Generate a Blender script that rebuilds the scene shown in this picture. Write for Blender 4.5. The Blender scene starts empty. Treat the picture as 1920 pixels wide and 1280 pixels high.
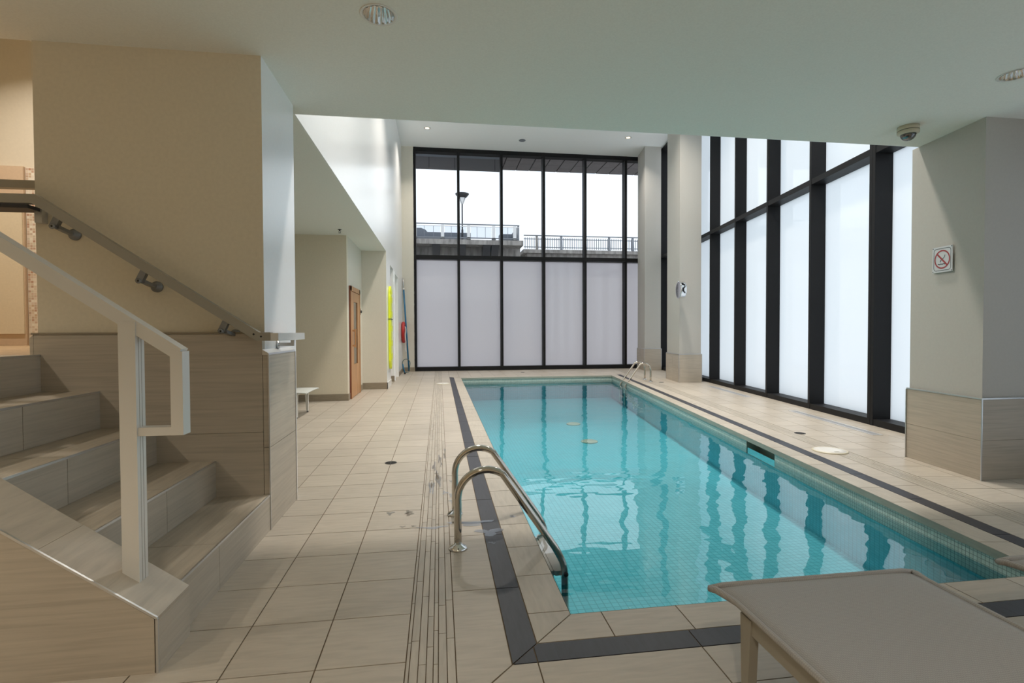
import bpy, bmesh, math, random
from mathutils import Vector, Matrix
random.seed(7)
S = bpy.context.scene
COL = S.collection
PI = math.pi
A = 0.144693                      # the window wall runs 8.3 degrees off the left wall
CA, SA = math.cos(A), math.sin(A)

# ------------------------------------------------------------------ camera
cam_d = bpy.data.cameras.new('camera'); cam = bpy.data.objects.new('camera', cam_d); COL.objects.link(cam)
cam_d.sensor_width = 36.0; cam_d.lens = 36.0 * 960.607 / 1920; cam_d.clip_start = 0.05; cam_d.clip_end = 400
YAW, PITCH, ROLL = 0.14075399, 0.0205000900, -0.00381345
_f = Vector((math.sin(YAW)*math.cos(PITCH), math.cos(YAW)*math.cos(PITCH), -math.sin(PITCH)))
_r = Vector((math.cos(YAW), -math.sin(YAW), 0)); _u = _r.cross(_f)
_r2 = _r*math.cos(ROLL) + _u*math.sin(ROLL); _u2 = -_r*math.sin(ROLL) + _u*math.cos(ROLL)
cam.matrix_world = Matrix(((_r2.x, _u2.x, -_f.x, 0), (_r2.y, _u2.y, -_f.y, 0), (_r2.z, _u2.z, -_f.z, 1.25), (0, 0, 0, 1)))
S.camera = cam

# ------------------------------------------------------------------ world, lamps, exposure
w = bpy.data.worlds.new('overcast_sky'); S.world = w; w.use_nodes = True
bg = w.node_tree.nodes['Background']; bg.inputs[0].default_value = (0.87, 0.93, 1.0, 1); bg.inputs[1].default_value = 1.35
S.view_settings.view_transform = 'Standard'; S.view_settings.look = 'None'
S.view_settings.gamma = 1; S.view_settings.use_curve_mapping = False; S.view_settings.exposure = 0.0
S.cycles.use_denoising = True
S.cycles.max_bounces = 10; S.cycles.diffuse_bounces = 6; S.cycles.glossy_bounces = 5
S.cycles.transmission_bounces = 6; S.cycles.transparent_max_bounces = 12
S.cycles.sample_clamp_indirect = 6
S.cycles.caustics_reflective = False; S.cycles.caustics_refractive = False

def lamp(name, loc, power, size, color, label, rot=(0, 0, 0), parent=None, spread=PI):
    d = bpy.data.lights.new(name, 'AREA'); d.shape = 'DISK'; d.size = size; d.energy = power; d.color = color; d.spread = spread
    o = bpy.data.objects.new(name, d); COL.objects.link(o); o.location = loc; o.rotation_euler = rot
    if parent: o.parent = parent
    return o

# ------------------------------------------------------------------ materials
def mat(name, col, rough=0.6, metal=0.0, spec=0.5, build=None, **kw):
    m = bpy.data.materials.new(name); m.use_nodes = True
    nt = m.node_tree; b = nt.nodes['Principled BSDF']
    b.inputs['Base Color'].default_value = (*col, 1); b.inputs['Roughness'].default_value = rough
    b.inputs['Metallic'].default_value = metal; b.inputs['Specular IOR Level'].default_value = spec
    if build: build(nt, b, col)
    return m
def N(nt, t, **kw):
    n = nt.nodes.new(t)
    for k, v in kw.items():
        if k in n.inputs: n.inputs[k].default_value = v
        else: setattr(n, k, v)
    return n
def LK(nt, a, b): nt.links.new(a, b)
def ramp(nt, fac, stops):
    r = nt.nodes.new('ShaderNodeValToRGB'); LK(nt, fac, r.inputs[0])
    while len(r.color_ramp.elements) < len(stops): r.color_ramp.elements.new(0.5)
    for e, (p, c) in zip(r.color_ramp.elements, stops): e.position = p; e.color = (*c, 1)
    return r.outputs[0]
def mul(c, k): return tuple(min(1, x*k) for x in c)
def plaster(scale=60, amt=0.03, bump=0.15):
    def f(nt, b, col):
        tc = N(nt, 'ShaderNodeTexCoord'); n = N(nt, 'ShaderNodeTexNoise'); n.inputs['Scale'].default_value = scale; n.inputs['Detail'].default_value = 4
        LK(nt, tc.outputs['Object'], n.inputs['Vector'])
        LK(nt, ramp(nt, n.outputs[0], [(0.3, mul(col, 1-amt)), (0.7, mul(col, 1+amt))]), b.inputs['Base Color'])
        bp = N(nt, 'ShaderNodeBump'); bp.inputs['Strength'].default_value = bump; bp.inputs['Distance'].default_value = 0.002
        LK(nt, n.outputs[0], bp.inputs['Height']); LK(nt, bp.outputs[0], b.inputs['Normal'])
    return f
def stone(stretch=(3, 3, 60), amt=0.16, tone=True, bump=0.2):
    # travertine look: fine streaks along the slab, a slow cloud, one tone per slab
    def f(nt, b, col):
        tc = N(nt, 'ShaderNodeTexCoord'); mp = N(nt, 'ShaderNodeMapping'); mp.inputs['Scale'].default_value = stretch
        LK(nt, tc.outputs['Object'], mp.inputs[0])
        n = N(nt, 'ShaderNodeTexNoise'); n.inputs['Scale'].default_value = 1.0; n.inputs['Detail'].default_value = 5; n.inputs['Distortion'].default_value = 0.6
        LK(nt, mp.outputs[0], n.inputs['Vector'])
        c1 = ramp(nt, n.outputs[0], [(0.28, mul(col, 1-amt)), (0.5, col), (0.72, mul(col, 1+amt*0.8))])
        n2 = N(nt, 'ShaderNodeTexNoise'); n2.inputs['Scale'].default_value = 1.3; n2.inputs['Detail'].default_value = 3
        LK(nt, tc.outputs['Object'], n2.inputs['Vector'])
        c2 = ramp(nt, n2.outputs[0], [(0.3, (0.9, 0.9, 0.9)), (0.7, (1, 1, 1))])
        mx = N(nt, 'ShaderNodeMix', data_type='RGBA', blend_type='MULTIPLY'); mx.inputs[0].default_value = 1
        LK(nt, c1, mx.inputs[6]); LK(nt, c2, mx.inputs[7]); out = mx.outputs[2]
        if tone:
            at = N(nt, 'ShaderNodeAttribute', attribute_name='tone')
            mx2 = N(nt, 'ShaderNodeMix', data_type='RGBA', blend_type='MULTIPLY'); mx2.inputs[0].default_value = 1
            LK(nt, out, mx2.inputs[6]); LK(nt, at.outputs[0], mx2.inputs[7]); out = mx2.outputs[2]
        LK(nt, out, b.inputs['Base Color'])
        bp = N(nt, 'ShaderNodeBump'); bp.inputs['Strength'].default_value = bump; bp.inputs['Distance'].default_value = 0.002
        LK(nt, n.outputs[0], bp.inputs['Height']); LK(nt, bp.outputs[0], b.inputs['Normal'])
    return f
def mosaic(pitch, cols, grout, gw=0.09, rough=0.3):
    # small square tiles on the UV map (metres): one random tone per tile, grout lines between
    def f(nt, b, col):
        uv = N(nt, 'ShaderNodeUVMap'); mp = N(nt, 'ShaderNodeMapping'); mp.inputs['Scale'].default_value = (1/pitch, 1/pitch, 1)
        LK(nt, uv.outputs[0], mp.inputs[0])
        fl = N(nt, 'ShaderNodeVectorMath', operation='FLOOR'); LK(nt, mp.outputs[0], fl.inputs[0])
        wn = N(nt, 'ShaderNodeTexWhiteNoise', noise_dimensions='2D'); LK(nt, fl.outputs[0], wn.inputs['Vector'])
        k = len(cols); tone = ramp(nt, wn.outputs['Value'], [(i/max(1, k-1), c) for i, c in enumerate(cols)])
        fr = N(nt, 'ShaderNodeVectorMath', operation='FRACTION'); LK(nt, mp.outputs[0], fr.inputs[0])
        sx = N(nt, 'ShaderNodeSeparateXYZ'); LK(nt, fr.outputs[0], sx.inputs[0])
        ms = []
        for o in (sx.outputs[0], sx.outputs[1]):
            g = N(nt, 'ShaderNodeMath', operation='LESS_THAN'); g.inputs[1].default_value = gw; LK(nt, o, g.inputs[0]); ms.append(g)
        mm = N(nt, 'ShaderNodeMath', operation='MAXIMUM'); LK(nt, ms[0].outputs[0], mm.inputs[0]); LK(nt, ms[1].outputs[0], mm.inputs[1])
        mx = N(nt, 'ShaderNodeMix', data_type='RGBA'); LK(nt, mm.outputs[0], mx.inputs[0]); LK(nt, tone, mx.inputs[6]); mx.inputs[7].default_value = (*grout, 1)
        LK(nt, mx.outputs[2], b.inputs['Base Color'])
    return f
def brushed(nt, b, col):
    tc = N(nt, 'ShaderNodeTexCoord'); n = N(nt, 'ShaderNodeTexNoise'); n.inputs['Scale'].default_value = 40
    LK(nt, tc.outputs['Object'], n.inputs['Vector'])
    r = N(nt, 'ShaderNodeMapRange'); r.inputs[3].default_value = max(0.02, b.inputs['Roughness'].default_value-0.05); r.inputs[4].default_value = b.inputs['Roughness'].default_value+0.08
    LK(nt, n.outputs[0], r.inputs[0]); LK(nt, r.outputs[0], b.inputs['Roughness'])
def weave(nt, b, col):
    tc = N(nt, 'ShaderNodeTexCoord'); ws = []
    for ax, s in (('X', 900), ('Y', 900)):
        wv = N(nt, 'ShaderNodeTexWave', bands_direction=ax); wv.inputs['Scale'].default_value = s/20.0
        LK(nt, tc.outputs['Object'], wv.inputs[0]); ws.append(wv)
    m_ = N(nt, 'ShaderNodeMath', operation='MULTIPLY'); LK(nt, ws[0].outputs['Fac'], m_.inputs[0]); LK(nt, ws[1].outputs['Fac'], m_.inputs[1])
    nz = N(nt, 'ShaderNodeTexNoise'); nz.inputs['Scale'].default_value = 350; LK(nt, tc.outputs['Object'], nz.inputs['Vector'])
    a_ = N(nt, 'ShaderNodeMath', operation='ADD'); LK(nt, m_.outputs[0], a_.inputs[0]); LK(nt, nz.outputs[0], a_.inputs[1])
    LK(nt, ramp(nt, a_.outputs[0], [(0.3, mul(col, 0.86)), (1.0, mul(col, 1.15))]), b.inputs['Base Color'])
def concrete(nt, b, col):
    tc = N(nt, 'ShaderNodeTexCoord'); mp = N(nt, 'ShaderNodeMapping'); mp.inputs['Scale'].default_value = (3, 3, 0.8); LK(nt, tc.outputs['Object'], mp.inputs[0])
    n = N(nt, 'ShaderNodeTexNoise'); n.inputs['Scale'].default_value = 1.6; n.inputs['Detail'].default_value = 8; LK(nt, mp.outputs[0], n.inputs['Vector'])
    LK(nt, ramp(nt, n.outputs[0], [(0.3, mul(col, 0.55)), (0.55, col), (0.8, mul(col, 1.3))]), b.inputs['Base Color'])
def woodgrain(nt, b, col):
    tc = N(nt, 'ShaderNodeTexCoord'); mp = N(nt, 'ShaderNodeMapping'); mp.inputs['Scale'].default_value = (30, 30, 1.5); LK(nt, tc.outputs['Object'], mp.inputs[0])
    n = N(nt, 'ShaderNodeTexNoise'); n.inputs['Scale'].default_value = 1.5; n.inputs['Detail'].default_value = 6; LK(nt, mp.outputs[0], n.inputs['Vector'])
    LK(nt, ramp(nt, n.outputs[0], [(0.3, mul(col, 0.7)), (0.7, mul(col, 1.2))]), b.inputs['Base Color'])

M = {}
M['ceiling'] = mat('ceiling_plaster', (0.80, 0.80, 0.74), 0.9, build=plaster(90, 0.03, 0.12))
M['ceiling_hi'] = mat('atrium_ceiling_plaster', (0.90, 0.90, 0.88), 0.9, build=plaster(90, 0.02, 0.1))
M['beige'] = mat('beige_wall_paint', (0.72, 0.65, 0.51), 0.6, build=plaster(45, 0.03, 0.12))
M['cream'] = mat('cream_wall_paint', (0.66, 0.62, 0.53), 0.6, build=plaster(45, 0.02, 0.1))
M['column'] = mat('grey_column_paint', (0.51, 0.49, 0.45), 0.6, build=plaster(45, 0.02, 0.1))
M['gloss_white'] = mat('glossy_white_wall_paint', (0.92, 0.92, 0.93), 0.24, 0.0, 1.0, build=plaster(45, 0.01, 0.05))
M['white_wall'] = mat('white_wall_paint', (0.90, 0.90, 0.90), 0.22, build=plaster(45, 0.015, 0.08))
M['peach'] = mat('peach_wall_paint', (0.60, 0.47, 0.35), 0.6, build=plaster(40, 0.03))
M['tile'] = mat('travertine_floor_tile', (0.475, 0.42, 0.35), 0.42, build=stone((6, 40, 6), 0.10))
M['tile_w'] = mat('travertine_band_tile', (0.46, 0.41, 0.34), 0.42, build=stone((40, 6, 6), 0.10))
M['dark'] = mat('charcoal_border_tile', (0.026, 0.027, 0.036), 0.45, build=stone((60, 8, 6), 0.25))
M['grout'] = mat('brown_grout', (0.17, 0.125, 0.08), 0.9, build=plaster(80, 0.1))
M['slab'] = mat('stone_slab_cladding', (0.49, 0.43, 0.35), 0.42, build=stone((2.2, 2.2, 60), 0.13))
M['tread'] = mat('stone_slab_tread', (0.49, 0.43, 0.35), 0.42, build=stone((40, 4, 4), 0.15))
M['skirt'] = mat('stone_skirting', (0.30, 0.25, 0.18), 0.5, build=stone((8, 8, 60), 0.12, tone=False))
M['lip'] = mat('coping_edge_stone', (0.36, 0.36, 0.30), 0.5, build=stone((8, 8, 60), 0.1, tone=False))
M['alu'] = mat('satin_aluminium', (0.62, 0.62, 0.62), 0.34, 0.9, build=brushed)
M['rail'] = mat('painted_grey_beige_rail', (0.36, 0.34, 0.29), 0.4, 0.1, build=brushed)
M['bracket'] = mat('grey_cast_bracket', (0.26, 0.265, 0.27), 0.4, 0.5, build=brushed)
M['guard'] = mat('painted_light_guard_rail', (0.72, 0.71, 0.68), 0.33, 0.2, build=brushed)
M['steel'] = mat('polished_stainless_steel', (0.62, 0.58, 0.52), 0.10, 1.0, build=brushed)
M['chrome'] = mat('chrome', (0.80, 0.80, 0.80), 0.07, 1.0)
M['black'] = mat('black_anodised_frame', (0.008, 0.008, 0.009), 0.5, 0.0, 0.25, build=brushed)
M['rubber'] = mat('black_rubber', (0.02, 0.02, 0.02), 0.7)
M['slot'] = mat('light_brushed_grille', (0.62, 0.62, 0.63), 0.35, 0.3, build=brushed)
M['white_pl'] = mat('white_plastic', (0.72, 0.70, 0.66), 0.35)
M['cream_pl'] = mat('cream_plastic', (0.62, 0.57, 0.44), 0.4)
M['iron'] = mat('dark_grate_metal', (0.05, 0.05, 0.05), 0.5, 0.5)
M['sling'] = mat('grey_taupe_sling_mesh', (0.36, 0.348, 0.34), 0.8, build=weave)
M['sling2'] = mat('pale_sling_mesh', (0.55, 0.56, 0.53), 0.8, build=weave)
M['frame_t'] = mat('taupe_powdercoat', (0.36, 0.335, 0.28), 0.42)
M['frame_w'] = mat('white_powdercoat', (0.70, 0.69, 0.64), 0.4)
M['wood'] = mat('cedar_door_wood', (0.52, 0.27, 0.12), 0.45, build=woodgrain)
M['wood_floor'] = mat('light_wood_floor', (0.50, 0.36, 0.22), 0.45, build=woodgrain)
M['wood_d'] = mat('dark_red_wood_edge', (0.20, 0.06, 0.03), 0.5, build=woodgrain)
M['dark_glass'] = mat('dark_sauna_glass', (0.05, 0.03, 0.02), 0.08)
M['yellow'] = mat('yellow_plastic', (0.72, 0.78, 0.02), 0.35)
M['red'] = mat('red_plastic', (0.45, 0.02, 0.015), 0.4)
M['blue'] = mat('blue_pole_paint', (0.0, 0.13, 0.27), 0.35)
M['hose'] = mat('grey_hose', (0.12, 0.17, 0.16), 0.5)
M['rope'] = mat('white_rope', (0.75, 0.72, 0.68), 0.8)
M['sign_w'] = mat('white_sign_enamel', (0.62, 0.64, 0.66), 0.35)
M['sign_r'] = mat('red_sign_ink', (0.35, 0.045, 0.05), 0.5)
M['sign_k'] = mat('black_sign_ink', (0.03, 0.04, 0.045), 0.5)
M['concrete'] = mat('weathered_concrete', (0.33, 0.315, 0.30), 0.9, build=concrete)
M['concrete_l'] = mat('pale_concrete', (0.34, 0.32, 0.30), 0.9, build=concrete)
M['steel_d'] = mat('dark_steel_bracket', (0.05, 0.05, 0.055), 0.6, 0.3)
M['ext_metal'] = mat('grey_painted_steel', (0.22, 0.235, 0.26), 0.5, 0.2)
M['ext_white'] = mat('white_painted_steel', (0.8, 0.8, 0.8), 0.5)
M['soffit'] = mat('grey_soffit_panel', (0.21, 0.19, 0.19), 0.7, build=plaster(5, 0.05))
M['soffit_gap'] = mat('dark_soffit_gap', (0.03, 0.03, 0.03), 0.9)
M['fascia'] = mat('dark_fascia_panel', (0.13, 0.125, 0.13), 0.6)
M['mosaic_wall'] = mat('mixed_glass_mosaic', (0.6, 0.55, 0.45), 0.3, build=mosaic(0.025, [(0.75, 0.72, 0.64), (0.55, 0.42, 0.3), (0.8, 0.78, 0.7), (0.45, 0.26, 0.18), (0.62, 0.6, 0.5)], (0.75, 0.72, 0.66), 0.12))
M['pool_band'] = mat('waterline_mosaic', (0.45, 0.6, 0.58), 0.25, build=mosaic(0.026, [(0.50, 0.58, 0.52), (0.64, 0.72, 0.66), (0.58, 0.64, 0.58)], (0.22, 0.27, 0.24), 0.13))
M['pool'] = mat('pool_mosaic', (0.5, 0.7, 0.72), 0.35, build=mosaic(0.05, [(0.15, 0.62, 0.72), (0.21, 0.70, 0.80), (0.18, 0.66, 0.76)], (0.09, 0.47, 0.56), 0.12))

# frosted pane: satin-etched glass, light passes scattered, the room side is smooth
def glass_mats():
    for nm, tc_, df in (('frost', (0.60, 0.65, 0.68), 0.25), ('frost_far', (0.68, 0.655, 0.70), 0.20)):
        m = bpy.data.materials.new(nm + '_glass'); m.use_nodes = True; nt = m.node_tree; nt.nodes.clear()
        o = N(nt, 'ShaderNodeOutputMaterial'); t = N(nt, 'ShaderNodeBsdfTranslucent'); d = N(nt, 'ShaderNodeBsdfDiffuse'); g = N(nt, 'ShaderNodeBsdfGlossy')
        t.inputs[0].default_value = (*tc_, 1); d.inputs[0].default_value = (df, df, df, 1); g.inputs['Roughness'].default_value = 0.03
        a = N(nt, 'ShaderNodeAddShader'); LK(nt, t.outputs[0], a.inputs[0]); LK(nt, d.outputs[0], a.inputs[1])
        f = N(nt, 'ShaderNodeFresnel'); f.inputs[0].default_value = 1.45
        b = N(nt, 'ShaderNodeMixShader'); LK(nt, f.outputs[0], b.inputs[0]); LK(nt, a.outputs[0], b.inputs[1]); LK(nt, g.outputs[0], b.inputs[2])
        LK(nt, b.outputs[0], o.inputs[0]); M[nm] = m
    m = bpy.data.materials.new('pane_edge'); m.use_nodes = True; nt = m.node_tree; nt.nodes.clear()
    o = N(nt, 'ShaderNodeOutputMaterial'); t = N(nt, 'ShaderNodeBsdfTransparent'); LK(nt, t.outputs[0], o.inputs[0]); M['pane_edge'] = m
    m = bpy.data.materials.new('clear_glass'); m.use_nodes = True; nt = m.node_tree; nt.nodes.clear()
    o = N(nt, 'ShaderNodeOutputMaterial'); t = N(nt, 'ShaderNodeBsdfTransparent'); g = N(nt, 'ShaderNodeBsdfGlossy'); g.inputs['Roughness'].default_value = 0.0
    t.inputs[0].default_value = (0.94, 0.96, 0.97, 1)
    f = N(nt, 'ShaderNodeFresnel'); f.inputs[0].default_value = 1.35
    b = N(nt, 'ShaderNodeMixShader'); LK(nt, f.outputs[0], b.inputs[0]); LK(nt, t.outputs[0], b.inputs[1]); LK(nt, g.outputs[0], b.inputs[2])
    LK(nt, b.outputs[0], o.inputs[0]); M['clear'] = m
    m = bpy.data.materials.new('pool_water'); m.use_nodes = True; nt = m.node_tree; nt.nodes.clear()
    o = N(nt, 'ShaderNodeOutputMaterial'); t = N(nt, 'ShaderNodeBsdfTransparent'); g = N(nt, 'ShaderNodeBsdfGlossy'); g.inputs['Roughness'].default_value = 0.0
    tc = N(nt, 'ShaderNodeTexCoord'); mp = N(nt, 'ShaderNodeMapping'); mp.inputs['Scale'].default_value = (0.75, 1.3, 1); LK(nt, tc.outputs['Object'], mp.inputs[0])
    n1 = N(nt, 'ShaderNodeTexNoise'); n1.inputs['Scale'].default_value = 2.1; n1.inputs['Detail'].default_value = 2.0; n1.inputs['Roughness'].default_value = 0.42; LK(nt, mp.outputs[0], n1.inputs['Vector'])
    bp = N(nt, 'ShaderNodeBump'); bp.inputs['Strength'].default_value = 1.0; bp.inputs['Distance'].default_value = 0.0095
    sb_ = N(nt, 'ShaderNodeVectorMath', operation='SUBTRACT'); sb_.inputs[1].default_value = (1.35, 4.60, -0.132); LK(nt, tc.outputs['Object'], sb_.inputs[0])
    ms_ = N(nt, 'ShaderNodeVectorMath', operation='MULTIPLY'); ms_.inputs[1].default_value = (1.15, 2.6, 1); LK(nt, sb_.outputs[0], ms_.inputs[0])
    ln_ = N(nt, 'ShaderNodeVectorMath', operation='LENGTH'); LK(nt, ms_.outputs[0], ln_.inputs[0])
    mr_ = N(nt, 'ShaderNodeMapRange'); mr_.inputs[1].default_value = 0.2; mr_.inputs[2].default_value = 1.0; mr_.inputs[3].default_value = 2.6; mr_.inputs[4].default_value = 0.0; LK(nt, ln_.outputs['Value'], mr_.inputs[0])
    n2_ = N(nt, 'ShaderNodeTexNoise'); n2_.inputs['Scale'].default_value = 5.0; n2_.inputs['Detail'].default_value = 1.0; LK(nt, mp.outputs[0], n2_.inputs['Vector'])
    ad_ = N(nt, 'ShaderNodeMath', operation='MULTIPLY_ADD'); LK(nt, n2_.outputs[0], ad_.inputs[0]); LK(nt, mr_.outputs[0], ad_.inputs[1]); LK(nt, n1.outputs[0], ad_.inputs[2])
    LK(nt, ad_.outputs[0], bp.inputs['Height'])
    LK(nt, bp.outputs[0], g.inputs['Normal'])
    f = N(nt, 'ShaderNodeFresnel'); f.inputs[0].default_value = 1.9; LK(nt, bp.outputs[0], f.inputs['Normal'])
    b = N(nt, 'ShaderNodeMixShader'); LK(nt, f.outputs[0], b.inputs[0]); LK(nt, t.outputs[0], b.inputs[1]); LK(nt, g.outputs[0], b.inputs[2])
    LK(nt, b.outputs[0], o.inputs[0])
    v = N(nt, 'ShaderNodeVolumeAbsorption'); v.inputs[0].default_value = (0.0, 0.86, 0.97, 1); v.inputs[1].default_value = 0.16
    LK(nt, v.outputs[0], o.inputs[1]); M['water'] = m
    m = bpy.data.materials.new('lamp_glow'); m.use_nodes = True; nt = m.node_tree; b = nt.nodes['Principled BSDF']
    b.inputs['Emission Color'].default_value = (1, 0.80, 0.50, 1); b.inputs['Emission Strength'].default_value = 2.2; M['glow'] = m
    m = bpy.data.materials.new('rail_glass'); m.use_nodes = True; nt = m.node_tree; nt.nodes.clear()
    o = N(nt, 'ShaderNodeOutputMaterial'); t = N(nt, 'ShaderNodeBsdfTransparent'); t.inputs[0].default_value = (0.86, 0.88, 0.91, 1); LK(nt, t.outputs[0], o.inputs[0]); M['rail_glass'] = m
    m = bpy.data.materials.new('dome_plastic'); m.use_nodes = True; nt = m.node_tree; nt.nodes.clear()
    o = N(nt, 'ShaderNodeOutputMaterial'); t = N(nt, 'ShaderNodeBsdfTransparent'); t.inputs[0].default_value = (0.35, 0.35, 0.37, 1); g = N(nt, 'ShaderNodeBsdfGlossy'); g.inputs['Roughness'].default_value = 0.03
    b = N(nt, 'ShaderNodeMixShader'); b.inputs[0].default_value = 0.22; LK(nt, t.outputs[0], b.inputs[1]); LK(nt, g.outputs[0], b.inputs[2]); LK(nt, b.outputs[0], o.inputs[0]); M['dome'] = m
glass_mats()

# ------------------------------------------------------------------ mesh helpers
def ident(p): return p
def WF(p):                          # window-wall frame: (distance to the right, distance along, height)
    return (p[0]*CA + p[1]*SA, -p[0]*SA + p[1]*CA, p[2])
def clip(poly, a, b):               # keep the part of poly left of a->b
    out = []; n = len(poly)
    s = lambda p: (b[0]-a[0])*(p[1]-a[1]) - (b[1]-a[1])*(p[0]-a[0])
    for i in range(n):
        p, q = poly[i], poly[(i+1) % n]; sp, sq = s(p), s(q)
        if sp >= 0: out.append(p)
        if (sp > 0 and sq < 0) or (sp < 0 and sq > 0):
            t = sp/(sp-sq); out.append((p[0]+t*(q[0]-p[0]), p[1]+t*(q[1]-p[1])))
    return out
class MB:
    def __init__(s, T=ident): s.v = []; s.f = []; s.m = []; s.tone = []; s.uv = []; s.mats = []; s.T = T; s.sm = []; s.recalc = True
    def mi(s, m):
        if m not in s.mats: s.mats.append(m)
        return s.mats.index(m)
    def face(s, idx, m, tone=1.0, uv=None, smooth=False):
        s.f.append(idx); s.m.append(s.mi(m)); s.tone.append(tone); s.uv.append(uv); s.sm.append(smooth)
    def poly(s, pts, m, tone=1.0, uv=None, T=None):
        T = T or s.T; b = len(s.v); s.v += [T(p) for p in pts]; s.face(list(range(b, b+len(pts))), m, tone, uv)
    def box(s, lo, hi, m, tone=1.0, T=None, bev=0.0):
        T = T or s.T
        (x0, y0, z0), (x1, y1, z1) = lo, hi
        if bev <= 0:
            b = len(s.v); s.v += [T(p) for p in ((x0,y0,z0),(x1,y0,z0),(x1,y1,z0),(x0,y1,z0),(x0,y0,z1),(x1,y0,z1),(x1,y1,z1),(x0,y1,z1))]
            for q in ((0,3,2,1),(4,5,6,7),(0,1,5,4),(1,2,6,5),(2,3,7,6),(3,0,4,7)): s.face([b+i for i in q], m, tone)
        else:
            s.prism([(x0+bev,y0),(x1-bev,y0),(x1,y0+bev),(x1,y1-bev),(x1-bev,y1),(x0+bev,y1),(x0,y1-bev),(x0,y0+bev)], z0, z1, m, tone, T)
    def prism(s, poly, z0, z1, m, tone=1.0, T=None):
        T = T or s.T; n = len(poly); b = len(s.v)
        s.v += [T((p[0], p[1], z0)) for p in poly] + [T((p[0], p[1], z1)) for p in poly]
        s.face([b+i for i in reversed(range(n))], m, tone); s.face([b+n+i for i in range(n)], m, tone)
        for i in range(n): j = (i+1) % n; s.face([b+i, b+j, b+n+j, b+n+i], m, tone)
    def prism_xz(s, poly, y0, y1, m, tone=1.0, T=None):   # outline in x,z swept along y
        T = T or s.T; s.prism([(p[0], p[1]) for p in poly], y0, y1, m, tone, lambda q: T((q[0], q[2], q[1])))
    def tube(s, path, r, m, n=14, smooth=True, caps=True, T=None, flat=None):
        T = T or s.T
        P = [Vector(T(p)) for p in path]; b = len(s.v); k = len(P)
        t0 = (P[1]-P[0]).normalized(); up = Vector((0, 0, 1)) if abs(t0.z) < 0.95 else Vector((0, 1, 0))
        nrm = t0.cross(up).normalized()
        for i, p in enumerate(P):
            t = (P[min(i+1, k-1)] - P[max(i-1, 0)]).normalized()
            nrm = (nrm - t*nrm.dot(t)).normalized(); bi = t.cross(nrm)
            rr = r[i] if isinstance(r, (list, tuple)) else r
            for j in range(n):
                a = 2*PI*j/n
                s.v.append(tuple(p + nrm*math.cos(a)*rr + bi*math.sin(a)*rr*(flat or 1)))
        for i in range(k-1):
            for j in range(n): j2 = (j+1) % n; s.face([b+i*n+j, b+i*n+j2, b+(i+1)*n+j2, b+(i+1)*n+j], m, smooth=smooth)
        if caps: s.face([b+j for j in reversed(range(n))], m); s.face([b+(k-1)*n+j for j in range(n)], m)
    def bar(s, path, wid, hei, m, side=(0, 1, 0), T=None):   # rectangular bar along a path lying in a plane whose normal is `side`
        T = T or s.T; P = [Vector(p) for p in path]; S_ = Vector(side); b = len(s.v); k = len(P)
        for i, p in enumerate(P):
            d1 = (P[i]-P[i-1]).normalized() if i else (P[1]-P[0]).normalized()
            d2 = (P[i+1]-P[i]).normalized() if i < k-1 else d1
            t = (d1+d2).normalized(); nn = t.cross(S_).normalized(); sc = 1/max(0.35, t.dot(d1))
            for (a, c) in ((-.5, -.5), (.5, -.5), (.5, .5), (-.5, .5)):
                s.v.append(T(tuple(p + S_*a*wid + nn*c*hei*sc)))
        for i in range(k-1):
            for j in range(4): j2 = (j+1) % 4; s.face([b+i*4+j, b+i*4+j2, b+(i+1)*4+j2, b+(i+1)*4+j], m)
        s.face([b+3, b+2, b+1, b], m); e = b+(k-1)*4; s.face([e, e+1, e+2, e+3], m)
    def lathe(s, prof, c, m, n=28, ax='z', smooth=True, T=None, fac=None, caps=True):
        T = T or s.T; b = len(s.v); k = len(prof)
        for (r, h) in prof:
            for j in range(n):
                a = 2*PI*j/n; rr = r*(fac(a) if fac else 1); u, v_ = rr*math.cos(a), rr*math.sin(a)
                p = {'z': (u, v_, h), 'x': (h, u, v_), 'y': (u, h, v_)}[ax]
                s.v.append(T((c[0]+p[0], c[1]+p[1], c[2]+p[2])))
        for i in range(k-1):
            for j in range(n): j2 = (j+1) % n; s.face([b+i*n+j, b+i*n+j2, b+(i+1)*n+j2, b+(i+1)*n+j], m, smooth=smooth)
        if not caps: return
        if prof[0][0] > 1e-6: s.face([b+j for j in reversed(range(n))], m)
        if prof[-1][0] > 1e-6: s.face([b+(k-1)*n+j for j in range(n)], m)
    def ellring(s, c, R, r, m, ax, nu=32, nv=10, T=None, sq=1.0):   # torus whose axis is ax
        T = T or s.T; b = len(s.v)
        for i in range(nu):
            a = 2*PI*i/nu
            for j in range(nv):
                q = 2*PI*j/nv; d = R + r*math.cos(q); h = r*math.sin(q)*sq
                p = {'x': (h, d*math.cos(a), d*math.sin(a)), 'y': (d*math.cos(a), h, d*math.sin(a)), 'z': (d*math.cos(a), d*math.sin(a), h)}[ax]
                s.v.append(T((c[0]+p[0], c[1]+p[1], c[2]+p[2])))
        for i in range(nu):
            for j in range(nv):
                i2, j2 = (i+1) % nu, (j+1) % nv
                s.face([b+i*nv+j, b+i2*nv+j, b+i2*nv+j2, b+i*nv+j2], m, smooth=True)
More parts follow.
